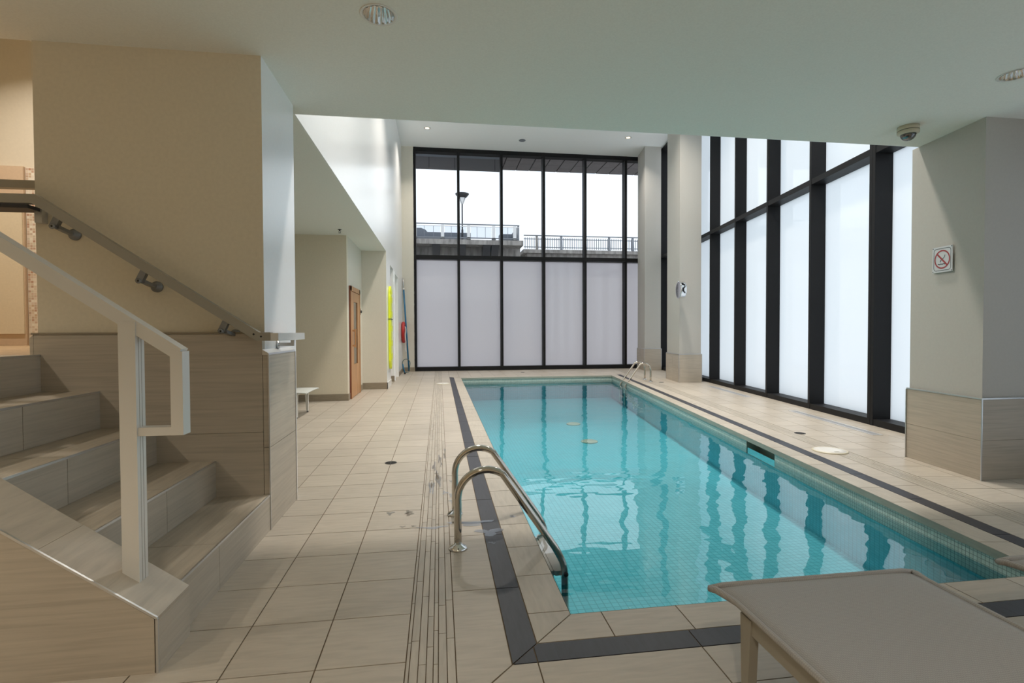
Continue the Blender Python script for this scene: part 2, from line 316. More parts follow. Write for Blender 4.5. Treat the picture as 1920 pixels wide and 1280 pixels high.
    def tiles(s, region, T, pu, pv, ou, ov, m, gap=0.0055, z0=-0.012, z1=0.0, spread=0.05, base=1.0, stag=0.0, urange=None):
        # square tiles with joints, laid in frame T and cut to the convex region (world x,y, counter-clockwise)
        inv = (lambda p: p) if T is ident else (lambda p: (p[0]*CA - p[1]*SA, p[0]*SA + p[1]*CA))
        R = [inv(p) for p in region]; us = [p[0] for p in R]; vs = [p[1] for p in R]
        i0, i1 = math.floor((min(us)-ou)/pu), math.ceil((max(us)-ou)/pu); 
        for i in range(i0, i1):
            sh = (i % 2)*stag*pv; j0, j1 = math.floor((min(vs)-ov-sh)/pv), math.ceil((max(vs)-ov-sh)/pv)
            for j in range(j0, j1):
                u, v_ = ou+i*pu, ov+sh+j*pv; g = gap/2
                q = [(u+g, v_+g), (u+pu-g, v_+g), (u+pu-g, v_+pv-g), (u+g, v_+pv-g)]
                for k in range(len(R)):
                    a, b_ = R[k], R[(k+1) % len(R)]
                    dx, dy = b_[0]-a[0], b_[1]-a[1]; L = math.hypot(dx, dy) or 1; nx, ny = -dy/L*g, dx/L*g
                    q = clip(q, (a[0]+nx, a[1]+ny), (b_[0]+nx, b_[1]+ny))
                    if len(q) < 3: break
                if len(q) >= 3: s.prism(q, z0, z1, m, base*(1+random.uniform(-spread, spread)), T)
    def build(s, name, parent=None, kind=None, label=None, cat=None, group=None, loc=None):
        me = bpy.data.meshes.new(name); org = Vector(loc) if loc else Vector((0, 0, 0))
        me.from_pydata([tuple(Vector(v)-org) for v in s.v], [], s.f)
        for m_ in s.mats: me.materials.append(M[m_])
        me.polygons.foreach_set('material_index', s.m); me.polygons.foreach_set('use_smooth', s.sm)
        at = me.attributes.new('tone', 'FLOAT_COLOR', 'CORNER'); uvl = me.uv_layers.new(name='UVMap')
        ca = []; uv = []
        for f, t, u in zip(s.f, s.tone, s.uv):
            tt = t if isinstance(t, tuple) else (t, t, t)
            for i in range(len(f)):
                ca += [tt[0], tt[1], tt[2], 1]; uv += list(u[i]) if u else [0, 0]
        at.data.foreach_set('color', ca); uvl.data.foreach_set('uv', uv)
        if s.recalc:
            bm = bmesh.new(); bm.from_mesh(me); bmesh.ops.recalc_face_normals(bm, faces=bm.faces[:]); bm.to_mesh(me); bm.free()
        me.update()
        o = bpy.data.objects.new(name, me); COL.objects.link(o)
        if loc: o.location = org
        if parent:
            o.parent = parent
            if loc: o.location = org - parent.location
        return tag(o, label, cat, group, kind)
def tag(o, label=None, cat=None, group=None, kind=None):
    for k, v in (('label', label), ('category', cat), ('group', group), ('kind', kind)):
        if v: o[k] = v
    return o
def thing(name, label, cat, loc=(0, 0, 0), rz=0, group=None, kind=None):
    o = bpy.data.objects.new(name, None); COL.objects.link(o); o.location = loc; o.rotation_euler = (0, 0, rz); o.empty_display_size = 0.1
    return tag(o, label, cat, group, kind)
def copy_thing(o, loc, rz=None, label=None):
    c = o.copy(); COL.objects.link(c); c.location = loc
    if rz is not None: c.rotation_euler = (0, 0, rz)
    if label: c['label'] = label
    for ch in list(o.children):
        d = ch.copy(); COL.objects.link(d); d.parent = c
        for g in list(ch.children):
            e = g.copy(); COL.objects.link(e); e.parent = d
    return c
def wx(wn, y): return (wn + SA*y)/CA      # x of the window-wall line wn at depth y

ZC, ZH = 2.985, 6.965                      # low ceiling, atrium ceiling
YF = 16.25                                 # far wall
PX, PY0, PY1, PWN = 0.566, 2.18, 13.76, 2.725

# ================================================================== floor
Q = []
for o_ in (0.0, 0.188, 0.303):
    Q.append([(PX-o_, PY0-o_), (wx(PWN+o_, PY0-o_), PY0-o_), (wx(PWN+o_, PY1+o_), PY1+o_), (PX-o_, PY1+o_)])
fl = MB()
XL, YN = -5.0, -3.0
XR0, XR1 = wx(5.1, YN), wx(5.1, YF+0.1)
QG = [(Q[0][0][0]-0.03, Q[0][0][1]-0.03), (Q[0][1][0]+0.03, Q[0][1][1]-0.03), (Q[0][2][0]+0.03, Q[0][2][1]+0.03), (Q[0][3][0]-0.03, Q[0][3][1]+0.03)]
def ring(i, j, side):
    a, b = side, (side+1) % 4
    return [Q[j][a], Q[j][b], Q[i][b], Q[i][a]]
# grout bed, 4 mm below the tile faces, around the pool opening
for side in range(4):
    big = [(XL, YN), (XR0, YN), (XR1, YF+0.1), (XL, YF+0.1)]
    a, b = side, (side+1) % 4
    fl.prism([big[a], big[b], QG[b], QG[a]], -0.04, -0.004, 'grout')
for side in range(4):
    T = WF if side == 1 else ident
    if side in (0, 2): fl.tiles(ring(0, 1, side), T, 0.35, 5, 0.704, 0, 'tile', spread=0.06)
    else: fl.tiles(ring(0, 1, side), T, 5, 0.35, 0, 2.21 if side == 3 else 2.3, 'tile_w', spread=0.06)
    if side == 0: fl.tiles(ring(1, 2, side), T, 0.66, 5, 0.36, 0, 'dark', spread=0.12)
    if side in (1, 3): fl.tiles(ring(1, 2, side), T, 5, 0.66, 0, 2.45, 'dark', spread=0.12)
far_y = Q[1][2][1]
# left side: long tile, strip band, square grid
xb1, xb0 = 0.053, -0.133
d0 = Q[2][0]
fl.tiles([(xb1, d0[1]-(d0[0]-xb1)), d0, (d0[0], YF), (xb1, YF)], ident, 5, 0.665, 0, 2.452, 'tile', spread=0.04)
edges = [xb0, -0.119, -0.087, -0.057, -0.031, -0.012, 0.021, xb1]
def strips(T, es, v0, v1, cutpoly):
    for a, b in zip(es[:-1], es[1:]):
        v = v0 + random.random()*0.3
        while v < v1:
            L = random.choice((0.22, 0.3, 0.36, 0.45, 0.5))
            q = [(a+0.0018, v+0.0018), (b-0.0018, v+0.0018), (b-0.0018, v+L-0.0018), (a+0.0018, v+L-0.0018)]
            for k in range(len(cutpoly)):
                q = clip(q, cutpoly[k], cutpoly[(k+1) % len(cutpoly)])
                if len(q) < 3: break
            if len(q) >= 3: fl.prism(q, -0.012, 0, 'tile_w', 1+random.uniform(-0.09, 0.06), T)
            v += L
strips(ident, edges, 1.2, YF, [(xb0, 1.476), (xb1, 1.662), (xb1, YF), (xb0, YF)])
# near side: long tile, then square grid towards the camera
xr = wx(3.24, 1.66)
fl.tiles([(xb1, 1.662), (xr, 1.662), Q[2][1], d0], ident, 0.66, 5, 0.36, 0, 'tile', spread=0.04)
fl.tiles([(xb0, 1.476), (wx(3.43, 1.476), 1.476), (xr, 1.662), (xb1, 1.662)], ident, 0.33, 0.062, 0.1, 0.0, 'tile', gap=0.0036, spread=0.08)
fl.tiles([(xb0, YN), (wx(3.43, YN), YN), (wx(3.43, 1.476), 1.476), (xb0, 1.476)], ident, 0.33, 0.335, xb0, 1.95, 'tile')
fl.tiles([(XL, YN), (xb0, YN), (xb0, YF), (XL, YF)], ident, 0.331, 0.335, xb0, 1.95, 'tile', spread=0.045)
# far side
fl.tiles([(d0[0], far_y), (wx(PWN+0.303, far_y), far_y), (wx(PWN+0.303, YF), YF), (d0[0], YF)], ident, 0.33, 0.335, xb0, 1.95, 'tile')
# right side
r0 = Q[2][1]
fl.tiles([r0, (xr, 1.662), (wx(3.24, YF), YF), (wx(PWN+0.303, YF), YF)], WF, 5, 0.665, 0, 2.1, 'tile', spread=0.04)
fw = lambda p: (p[0]*CA - p[1]*SA, p[0]*SA + p[1]*CA)
es = [3.24+(e-xb0) for e in edges]
strips(WF, es, 1.0, 17.3, [fw(p) for p in ((xr, 1.662), (wx(3.43, 1.476), 1.476), (wx(3.43, YF), YF), (wx(3.24, YF), YF))])
fl.tiles([(wx(3.43, YN), YN), (wx(5.0, YN), YN), (wx(5.0, YF), YF), (wx(3.43, YF), YF)], WF, 0.331, 0.335, 3.43, 2.0, 'tile', spread=0.045)
fl.build('floor', kind='structure', label='pale travertine tile deck around the pool with a charcoal border', cat='floor')

# wet patches and drips left on the deck beside the near ladder
pd = bpy.data.materials.new('thin_water_film'); pd.use_nodes = True; nt = pd.node_tree; nt.nodes.clear()
o_ = N(nt, 'ShaderNodeOutputMaterial'); t_ = N(nt, 'ShaderNodeBsdfTransparent'); t_.inputs[0].default_value = (0.98, 0.98, 0.98, 1); g_ = N(nt, 'ShaderNodeBsdfGlossy'); g_.inputs['Roughness'].default_value = 0.12
f_ = N(nt, 'ShaderNodeFresnel'); f_.inputs[0].default_value = 1.8; b_ = N(nt, 'ShaderNodeMixShader')
LK(nt, f_.outputs[0], b_.inputs[0]); LK(nt, t_.outputs[0], b_.inputs[1]); LK(nt, g_.outputs[0], b_.inputs[2]); LK(nt, b_.outputs[0], o_.inputs[0]); M['film'] = pd
rs = random.Random(5)
pdm = MB(); pdm.recalc = False
for (cx, cy, rx, ry, n) in ((0.30, 3.15, 0.09, 0.07, 1), (0.20, 3.32, 0.16, 0.05, 1), (-0.05, 3.28, 0.12, 0.025, 1), (-0.03, 4.6, 0.05, 0.5, 7), (0.02, 5.1, 0.03, 0.35, 4), (0.31, 2.98, 0.05, 0.02, 2),
                            (-0.28, 3.55, 0.09, 0.12, 3), (-0.2, 3.35, 0.06, 0.04, 2), (0.1, 3.9, 0.08, 0.15, 4), (0.45, 3.35, 0.04, 0.06, 3), (0.12, 4.3, 0.05, 0.1, 3)):
    for k in range(n):
        x, y = cx + (rs.uniform(-rx, rx) if n > 1 else 0), cy + (rs.uniform(-ry, ry) if n > 1 else 0); sc = 1 if n == 1 else 0.35
        pts = []
        for i in range(22):
            a = 2*PI*i/22; q = sc*(0.75+0.35*math.sin(3*a+k)+rs.uniform(-0.15, 0.15)); pts.append((x+rx*q*math.cos(a), y+ry*q*math.sin(a), 0.0012))
        pdm.poly(pts, 'film')
pdm.build('puddle_film', kind='stuff', label='thin wet puddles drying on the deck beside the near pool ladder', cat='water')

# ================================================================== pool
pb = MB(); PD = -0.62; ZB = -0.05; ZW = -0.132; ZM = -0.16
q0 = Q[0]
inner = [(q0[0][0]-0.02, q0[0][1]-0.02), (q0[1][0]+0.02, q0[1][1]-0.02), (q0[2][0]+0.02, q0[2][1]+0.02), (q0[3][0]-0.02, q0[3][1]+0.02)]
for i in range(4):
    a, b = q0[i], q0[(i+1) % 4]; L = math.hypot(b[0]-a[0], b[1]-a[1]); ia, ib = inner[i], inner[(i+1) % 4]
    segs = [(0, 1)]
    if i == 1: segs = [(0, 2.80/L), (3.45/L, 1)]                # opening of the skimmer in the right wall
    lerp = lambda p, q, t: (p[0]+(q[0]-p[0])*t, p[1]+(q[1]-p[1])*t)
    n_t = int(L/0.35)+1
    pb.poly([(*b, 0), (*a, 0), (*a, ZB), (*b, ZB)], 'lip')
    pb.poly([(*a, ZB), (*ia, ZB), (*ib, ZB), (*b, ZB)], 'lip')
    for t0, t1 in segs:
        c, d = lerp(ia, ib, t0), lerp(ia, ib, t1)
        pb.poly([(*d, ZB), (*c, ZB), (*c, -0.205), (*d, -0.205)], 'pool_band', uv=[(t1*L, 0), (t0*L, 0), (t0*L, -0.156), (t1*L, -0.156)])
    pb.poly([(*ib, -0.205), (*ia, -0.205), (*ia, PD), (*ib, PD)], 'pool', uv=[(L, 0), (0, 0), (0, 1.05), (L, 1.05)])
    if i == 1:
        c, d = lerp(ia, ib, 2.80/L), lerp(ia, ib, 3.45/L); o1 = (0.16*CA, -0.16*SA)
        c2, d2 = (c[0]+o1[0], c[1]+o1[1]), (d[0]+o1[0], d[1]+o1[1])
        pb.poly([(*c, ZB), (*c2, ZB), (*c2, -0.205), (*c, -0.205)], 'lip'); pb.poly([(*d2, ZB), (*d, ZB), (*d, -0.205), (*d2, -0.205)], 'lip')
        pb.poly([(*d2, ZB), (*c2, ZB), (*c2, -0.205), (*d2, -0.205)], 'lip'); pb.poly([(*c, -0.205), (*c2, -0.205), (*d2, -0.205), (*d, -0.205)], 'lip'); pb.poly([(*c, ZB), (*d, ZB), (*d2, ZB), (*c2, ZB)], 'lip')
pb.poly([(*p, PD) for p in inner], 'pool', uv=[p for p in inner])
basin = pb.build('pool_basin', kind='structure', label='turquoise mosaic swimming pool basin sunk in the tiled deck', cat='pool')
wm = MB(); e = 0.006
wi = [(inner[0][0]-e, inner[0][1]-e), (inner[1][0]+e, inner[1][1]-e), (inner[2][0]+e, inner[2][1]+e), (inner[3][0]-e, inner[3][1]+e)]
wm.prism(wi, PD-0.01, ZW, 'water')
wm.build('pool_water', kind='stuff', label='calm turquoise water filling the swimming pool', cat='water')
# drains and lights on the pool floor
def floor_disc(name, loc, r, h, m, label, cat, rim=None):
    d = MB(); d.lathe([(r, 0), (r, h*0.6), (r*0.92, h), (r*0.2, h*1.15), (0, h*1.15)], loc, m); return d.build(name, None, None, label, cat, 'pool floor inlets')
floor_disc('pool_floor_inlet', (2.64, 9.93, PD+0.002), 0.14, 0.02, 'cream_pl', 'pale round inlet cover on the pool floor, farther of the two', 'drain')
floor_disc('pool_floor_inlet', (2.485, 8.31, PD+0.002), 0.14, 0.02, 'cream_pl', 'pale round inlet cover on the pool floor, nearer of the two', 'drain')

# ================================================================== ceilings and walls
cm = MB()
cm.prism([(-2.40, YN), (wx(5.1, YN), YN), (wx(5.1, 4.32), 4.32), (-1.14, 4.32), (-1.14, 11.6), (-4.2, 11.6), (-4.2, 6.3), (-2.40, 6.3)], ZC, ZC+0.16, 'ceiling')
cm.prism([(-5.0, YN), (-2.40, YN), (-2.40, 3.45), (-5.0, 3.45)], ZC, ZC+0.16, 'ceiling')
cm.build('ceiling', kind='structure', label='low flat pale green-grey plaster ceiling over the stairs and alcove', cat='ceiling')
c2 = MB(); c2.prism([(-1.29, 4.17), (wx(5.1, 4.17), 4.17), (wx(5.1, YF+0.2), YF+0.2), (-1.29, YF+0.2)], ZH, ZH+0.16, 'ceiling_hi')
c2.build('ceiling', kind='structure', label='high white plaster ceiling over the pool', cat='ceiling')
b = MB(); b.prism([(-1.29, 4.17), (wx(5.1, 4.17), 4.17), (wx(5.1, 4.33), 4.33), (-1.29, 4.33)], ZC+0.002, ZH, 'white_wall'); b.build('wall_bulkhead', kind='structure', label='white wall rising from the low ceiling edge to the high ceiling', cat='wall')

# left wall of the pool hall: high part over the alcove, then down to the floor with two openings
lw = MB()
def wl(y0, y1, z0, z1, m='white_wall', x1=-1.13, x0=-1.29): lw.box((x0, y0, z0), (x1, y1, z1), m)
wl(4.33, 11.4, ZC+0.001, ZH); wl(11.4, 12.28, 0, ZH)
wl(12.28, 13.10, 2.80, ZH); wl(13.10, 13.32, 0, ZH); wl(13.32, 14.35, 2.72, ZH); wl(14.35, YF, 0, ZH)
lw.build('wall_left', kind='structure', label='tall white wall left of the pool above the alcove', cat='wall')
al = MB()
al.box((-4.2, 9.6, 0), (-1.65, 9.75, ZC), 'beige'); al.box((-1.80, 9.75, 0), (-1.65, 11.4, ZC), 'cream'); al.box((-1.80, 11.392, 0), (-1.131, 11.55, ZC), 'cream')
al.box((-4.35, 6.1, 0), (-4.2, 9.75, ZC), 'beige'); al.box((-4.35, 6.1, 0), (-2.56, 6.25, ZC), 'beige'); al.box((-2.56, 4.16, 0), (-2.40, 6.25, ZC), 'beige')
al.build('wall_alcove', kind='structure', label='beige and cream walls of the alcove with the wooden door', cat='wall')
rc = MB()   # shallow lobbies behind the two openings
rc.box((-2.6, 12.12, 0), (-1.29, 12.28, 2.95), 'cream'); rc.box((-2.6, 13.10, 0), (-1.29, 13.24, 2.95), 'cream'); rc.box((-2.75, 12.12, 0), (-2.6, 13.24, 2.95), 'cream'); rc.box((-2.6, 12.28, 2.80), (-1.29, 13.10, 2.95), 'ceiling')
rc.box((-1.36, 13.322, 0), (-1.21, 14.348, 2.718), 'cream')
rc.build('wall_lobby', kind='structure', label='cream walls of the small openings in the left wall', cat='wall')
ln = MB()
for (y0, y1, zt) in ((13.32, 14.35, 2.72),):
    for a in (y0-0.044, y1-0.006): ln.box((-1.285, a, 0.0), (-1.112, a+0.05, zt+0.05), 'white_wall')
    ln.box((-1.285, y0+0.007, zt-0.006), (-1.112, y1-0.007, zt+0.049), 'white_wall')
ln.build('trim_1', kind='structure', label='white casing around the far opening in the left wall', cat='trim')

# far wall pier and the rest of the shell
fwm = MB(); fwm.box((-1.29, YF, 0), (-0.76, YF+0.2, ZH), 'cream')
fwm.build('wall_far', kind='structure', label='narrow cream wall left of the far window', cat='wall')
bw = MB(); bw.box((-5.15, YN-0.15, 0), (wx(5.1, YN), YN, ZC), 'beige'); bw.build('wall_back', kind='structure', label='beige wall behind the loungers', cat='wall')
sw = MB(); sw.box((-5.15, YN, 0), (-5.0, 6.3, 4.6), 'beige'); sw.build('wall_outer', kind='structure', label='beige wall beyond the stair landing', cat='wall')

# skirting
sk = MB()
sk.box((-4.2, 9.585, 0), (-1.636, 9.6, 0.12), 'skirt'); sk.box((-1.65, 9.6, 0), (-1.636, 9.76, 0.12), 'skirt'); sk.box((-1.65, 10.93, 0), (-1.636, 11.4, 0.12), 'skirt'); sk.box((-1.65, 11.386, 0), (-1.116, 11.4, 0.14), 'skirt')
sk.box((-1.13, 11.386, 0), (-1.116, 12.28, 0.14), 'white_pl'); sk.box((-1.29, 13.086, 0), (-1.116, 13.10, 0.14), 'skirt'); sk.box((-1.29, 14.35, 0), (-1.116, 14.37, 0.12), 'skirt')
sk.box((-1.13, 14.42, 0), (-1.116, YF, 0.12), 'skirt'); sk.box((-1.13, YF-0.014, 0), (-0.76, YF, 0.13), 'skirt')
sk.build('baseboard_left', kind='structure', label='brown stone skirting along the alcove and left wall', cat='baseboard')

# ------------------------------------------------------------------ right-hand columns
def column(name, poly, label, zt, band_top=0.67):
    t = thing(name, label, 'column', (poly[0][0], poly[0][1], 0), kind='structure')
    c = MB(); c.prism(poly, 0, zt, 'column'); c.build('shaft', t, loc=(poly[0][0], poly[0][1], 0))
    n = len(poly); cx = sum(p[0] for p in poly)/n; cy = sum(p[1] for p in poly)/n
    def off(d):
        out = []
        for i in range(n):
            p0, p1, p2 = Vector(poly[i-1]), Vector(poly[i]), Vector(poly[(i+1) % n])
            e1, e2 = (p1-p0).normalized(), (p2-p1).normalized(); n1, n2 = Vector((e1.y, -e1.x)), Vector((e2.y, -e2.x))
            bis = (n1+n2); bis /= bis.dot(n1); out.append(tuple(p1+bis*d))
        return out
    b = MB(); o = off(0.016)
    for i in range(n):
        p, q = o[i], o[(i+1) % n]; L = math.hypot(q[0]-p[0], q[1]-p[1]); k = max(1, round(L/0.62)); rows = (0, 0.33, band_top)
        pi_, qi_ = poly[i], poly[(i+1) % n]
        for a in range(k):
            for r_ in range(2):
                t0, t1 = a/k, (a+1)/k; g = 0.0015/L
                u0, u1 = t0+(g if a else 0), t1-(g if a < k-1 else 0)
                f = lambda P, Q_, t: (P[0]+(Q_[0]-P[0])*t, P[1]+(Q_[1]-P[1])*t)
                b.prism([f(p, q, u0), f(p, q, u1), f(pi_, qi_, u1), f(pi_, qi_, u0)][::1], rows[r_]+0.001, rows[r_+1]-0.001, 'slab', 1+random.uniform(-0.05, 0.05))
    b.build('stone_cladding', t, loc=(poly[0][0], poly[0][1], 0))
    tr = MB(); o2 = off(0.020)
    tr.prism(o2, band_top, band_top+0.012, 'alu')
    for i in range(n):
        p = o2[i]; tr.box((p[0]-0.004, p[1]-0.004, 0), (p[0]+0.004, p[1]+0.004, band_top), 'alu')
    tr.build('metal_edge', t, loc=(poly[0][0], poly[0][1], 0))
    return t
def para(x0, y0, wdt, wdlen):     # front edge along x, sides parallel to the window wall
    return [(x0, y0), (x0+wdt, y0), (x0+wdt+wdlen*SA, y0+wdlen*CA), (x0+wdlen*SA, y0+wdlen*CA)]
column('column', para(6.352, 15.27, 0.53, 0.90), 'far cream column in the corner beside the far window', ZH)
column('column', para(5.692, 11.58, 0.545, 1.0), 'middle cream column carrying a round chrome clock', ZH)
column('column', para(4.435, 3.635, 0.82, 0.775), 'near wide cream column carrying the no diving sign', ZC)

# ================================================================== windows
def window(name, T, us, zs, depth, label, frost_rows, clear_from=None, face=0.052, frost='frost', h=0.085):
    # T maps (u along the wall, v into the wall, z); mullions at us, rails at zs
    t = thing(name, label, 'window', T((us[0], 0, 0)), kind='structure'); L0 = T((us[0], 0, 0))
    f = MB(T)
    for u in us: f.box((u-face/2, 0, zs[0]), (u+face/2, depth, zs[-1]), 'black')
    for i, z in enumerate(zs):
        z0, z1 = (z, z+h) if i == 0 else ((z-h, z) if i == len(zs)-1 else (z-h/2, z+h/2))
        for a, b in zip(us[:-1], us[1:]): f.box((a+face/2, 0.004, z0), (b-face/2, depth, z1), 'black')
    f.build('window_frame', t, loc=L0)
    for r in range(len(zs)-1):
        for a, b in zip(us[:-1], us[1:]):
            mname = 'frost' if (r in frost_rows and not (clear_from is not None and r == 1 and a > clear_from)) else 'clear'
            g = MB(T); g.box((a+face/2-0.004, depth-0.03, zs[r]+0.03), (b-face/2+0.004, depth-0.022, zs[r+1]-0.03), 'pane_edge'); g.m[2] = g.mi(frost if mname == 'frost' else 'clear')
            g.build('frosted_pane' if mname == 'frost' else 'clear_pane', t, loc=L0)
    return t
usf = [-0.735, 0.622, 1.990, 3.362, 4.735, 6.108, 7.10]
window('window_1', lambda p: (p[0], YF+p[1], p[2]), usf, [0.0, 3.57, ZH], 0.26, 'far black-framed window wall, frosted below and clear above', [0], frost='frost_far', face=0.075, h=0.125)
usw = [6.755+1.3725*k for k in range(-1, 8)]
TW = lambda p: WF((4.67+p[1], p[0], p[2]))
window('window_2', TW, usw[1:]+[16.66], [0.0, 3.57, ZH], 0.26, 'tall black-framed frosted window wall on the right of the pool', [0, 1], clear_from=13.4)
window('window_3', TW, [5.40, 6.755-0.056], [0.0, 3.57, ZH], 0.26, 'nearest frosted bay of the right window wall beside the near column', [0, 1])
usn = [5.28-1.3725*k for k in range(6, -1, -1)]
window('window_4', TW, usn, [0.0, ZC], 0.26, 'low frosted window wall right of the loungers, added out of view for daylight', [0])  # window wall continued out of view to bring daylight onto the low ceiling
lt = MB(WF); lt.box((4.67, 4.35, ZC+0.002), (4.93, 5.40-0.03, ZH), 'cream'); lt.build('wall_right', kind='structure', label='cream wall above the near column at the window', cat='wall')

# ================================================================== stair
RX = [-1.065, -1.384, -1.72, -2.03, -2.345]; RZ = [0.224*(i+1) for i in range(5)]
YS0, YS1 = 2.262, 3.40
XO = -4.98
st = thing('staircase', 'stone-clad five-step staircase rising left from the pool deck', 'stairs', (-1.06, 2.8, 0))
SL = (-1.06, 2.8, 0)
for i in range(5):
    x0, z1 = RX[i], RZ[i]; z0 = 0 if i == 0 else RZ[i-1]; xb = RX[i+1] if i < 4 else -4.98
    s_ = MB()
    # riser slabs with a vertical joint, tread slabs with a joint
    cuts = [YS0, YS0+0.38+0.18*(i % 2), YS1]
    for a, b in zip(cuts[:-1], cuts[1:]):
        s_.box((x0-0.012, a+(0.0015 if a > YS0 else 0), z0+(0.001 if i else 0)), (x0, b-(0.0015 if b < YS1 else 0), z1-0.008), 'slab', 1+random.uniform(-0.05, 0.05))
        s_.box((xb-0.012, a+(0.0015 if a > YS0 else 0), z1-0.012), (x0-0.006, b-(0.0015 if b < YS1 else 0), z1), 'tread', 1+random.uniform(-0.06, 0.02))
    s_.box((xb-0.012, YS0, 0 if i < 5 else 0), (x0-0.014, YS1, z1-0.013), 'grout')
    so = s_.build('step', st, loc=SL)
    n_ = MB(); n_.box((x0-0.006, YS0, z1-0.009), (x0+0.002, YS1, z1+0.0015), 'alu'); n_.build('metal_nosing', so, loc=None)
    n_o = so.children[0]; n_o.location = (-SL[0], -SL[1], -SL[2])
# near stringer wall, sloped top
sl = 0.70; xe = -1.03; ze = 0.205; xk = xe; Y0s, Y1s = 2.02, YS0
def topz(x): return ze + (xe - x)*sl
sm = MB(); xl_ = -2.20
sm.prism_xz([(xl_, 0), (xe-0.011, 0), (xe-0.011, ze-0.012), (xl_, topz(xl_)-0.012)], Y0s+0.012, Y1s-0.012, 'grout', T=lambda p: (p[0], p[1], p[2]))
def face_slabs(y0, y1, m='slab'):
    xs = [xl_, -1.62, xe]
    sm.prism_xz([(xs[0], 0), (xe-0.0112, 0), (xe-0.0112, ze-0.003), (xs[0], topz(xs[0])-0.003)][:4], y0, y1, m, 0.97)
face_slabs(Y0s, Y0s+0.011); face_slabs(Y1s-0.011, Y1s)
sm.box((xe-0.0105, Y0s+0.006, 0), (xe+0.0, Y1s, ze-0.011), 'slab', 1.04)
cs = [xl_, -1.78, -1.42, xe]
for a, b in zip(cs[:-1], cs[1:]):
    sm.prism_xz([(a+0.0015, topz(a)-0.011), (b-0.0015, topz(b)-0.011), (b-0.0015+(0.0015 if b == xe else 0), topz(b)+0.001), (a+0.0015, topz(a)+0.001)], Y0s+0.006, Y1s, 'tread', 1+random.uniform(-0.03, 0.03))
sm.build('stringer', st, loc=SL)
se = MB()
se.prism_xz([(xl_, topz(xl_)-0.008), (xe, ze-0.008), (xe, ze+0.002), (xl_, topz(xl_)+0.002)], Y0s-0.002, Y0s+0.006, 'alu')
se.box((xe-0.006, Y0s-0.002, 0), (xe+0.002, Y0s+0.006, ze-0.004), 'alu'); se.build('metal_edge', st, loc=SL)

# wall that carries the handrail, with the tiled dado
wm_ = MB(); wm_.prism([(-2.385, 3.445), (-1.10, 3.445), (-1.10, 4.16), (-2.385, 4.16)], 0, ZC, 'beige')
for f_i in range(len(wm_.f)): pass
wm_.m[3] = wm_.mi('gloss_white')           # the end facing the pool is painted white
wm_.build('wall_stair', kind='structure', label='beige wall end beside the stairs with a white pool-side face', cat='wall')
dd = MB(); ZD = 1.118
def dslab(a, b, z0, z1, tone): dd.box((a+0.001, 3.40, z0+0.001), (b-0.001, 3.444, z1-0.001), 'slab', tone)
zt = 1.238
# stair-side dado steps up to one level; four slabs with joints
for a, b in ((-2.38, -1.81), (-1.81, -1.10)): 
    for z0, z1 in ((0, 0.62), (0.62, zt)): dslab(a, b, z0, z1, 1+random.uniform(-0.06, 0.03))
dd.prism_xz([(-2.40, 0), (-2.381, 0), (-2.381, zt), (-2.40, zt-0.02)], 3.40, 3.444, 'slab')
dd.prism([(-1.098, 3.40), (-1.062, 3.40), (-1.062, 3.99), (-1.098, 3.99)], 0.0, 0.52, 'slab', 1.03)
dd.prism([(-1.098, 3.40), (-1.062, 3.40), (-1.062, 3.99), (-1.098, 3.99)], 0.523, ZD-0.012, 'slab', 1.06)
dd.build('trim_2', kind='structure', label='tall stone dado wrapping the wall beside the stairs', cat='trim')
de = MB()
de.prism_xz([(-1.10, ZD-0.012), (-1.060, ZD-0.012), (-1.064, ZD), (-1.10, ZD+0.022)], 3.396, 3.99, 'alu')
de.box((-1.068, 3.396, 0), (-1.060, 3.404, ZD-0.012), 'alu'); de.box((-1.064, 3.984, 0), (-1.058, 3.992, ZD-0.012), 'alu')
de.box((-2.39, 3.395, zt), (-1.10, 3.445, zt+0.012), 'skirt')
de.build('trim_3', kind='structure', label='metal edging on the stone dado beside the stairs', cat='trim')

# landing beyond the stairs
ld = MB(); ld.box((-5.0, 3.45, 0), (-2.402, 6.1, 1.119), 'wood_floor'); ld.build('floor_landing', kind='structure', label='warm wooden landing floor at the top of the stairs', cat='floor')
lz = MB(); lz.box((-5.0, 6.1, 0), (-2.56, 6.25, 4.6), 'cream'); lz.box((-2.56, 3.45, ZC+0.165), (-2.40, 6.25, 4.6), 'beige'); lz.box((-2.402, 4.16, 0), (-2.40, 6.1, ZC), 'cream')
lz.build('wall_landing', kind='structure', label='tall cream wall behind the landing', cat='wall')
lc = MB(); lc.box((-5.0, 3.45, 4.6), (-2.40, 6.25, 4.72), 'ceiling'); lc.box((-5.0, 3.45, ZC+0.165), (-2.40, 3.55, 4.6), 'cream'); lc.build('ceiling_landing', kind='structure', label='raised ceiling over the landing', cat='ceiling')
pp = thing('door_1', 'peach framed doorway panel beyond the landing', 'door', (-4.6, 6.05, 1.119), kind='structure')
q = MB(); q.box((-4.99, 6.02, 1.12), (-4.275, 6.099, 2.98), 'peach'); q.build('door_frame', pp, loc=(-4.6, 6.05, 1.119))
q = MB(); q.box((-4.98, 6.005, 1.24), (-4.285, 6.02, 2.62), 'beige'); q.build('door_panel', pp, loc=(-4.6, 6.05, 1.119))
mz = MB(); x0, x1 = -4.27, -3.5
mz.box((x0, 6.045, 1.12), (x1, 6.099, 2.98), 'mosaic_wall')
for k in range(6): mz.uv[k] = [(0, 0), (0, 1.86), (0.73, 1.86), (0.73, 0)] if k != 2 else [(0, 0), (0.73, 0), (0.73, 1.86), (0, 1.86)]
mz.build('trim_4', kind='structure', label='strip of mixed glass mosaic beside the peach doorway', cat='trim')

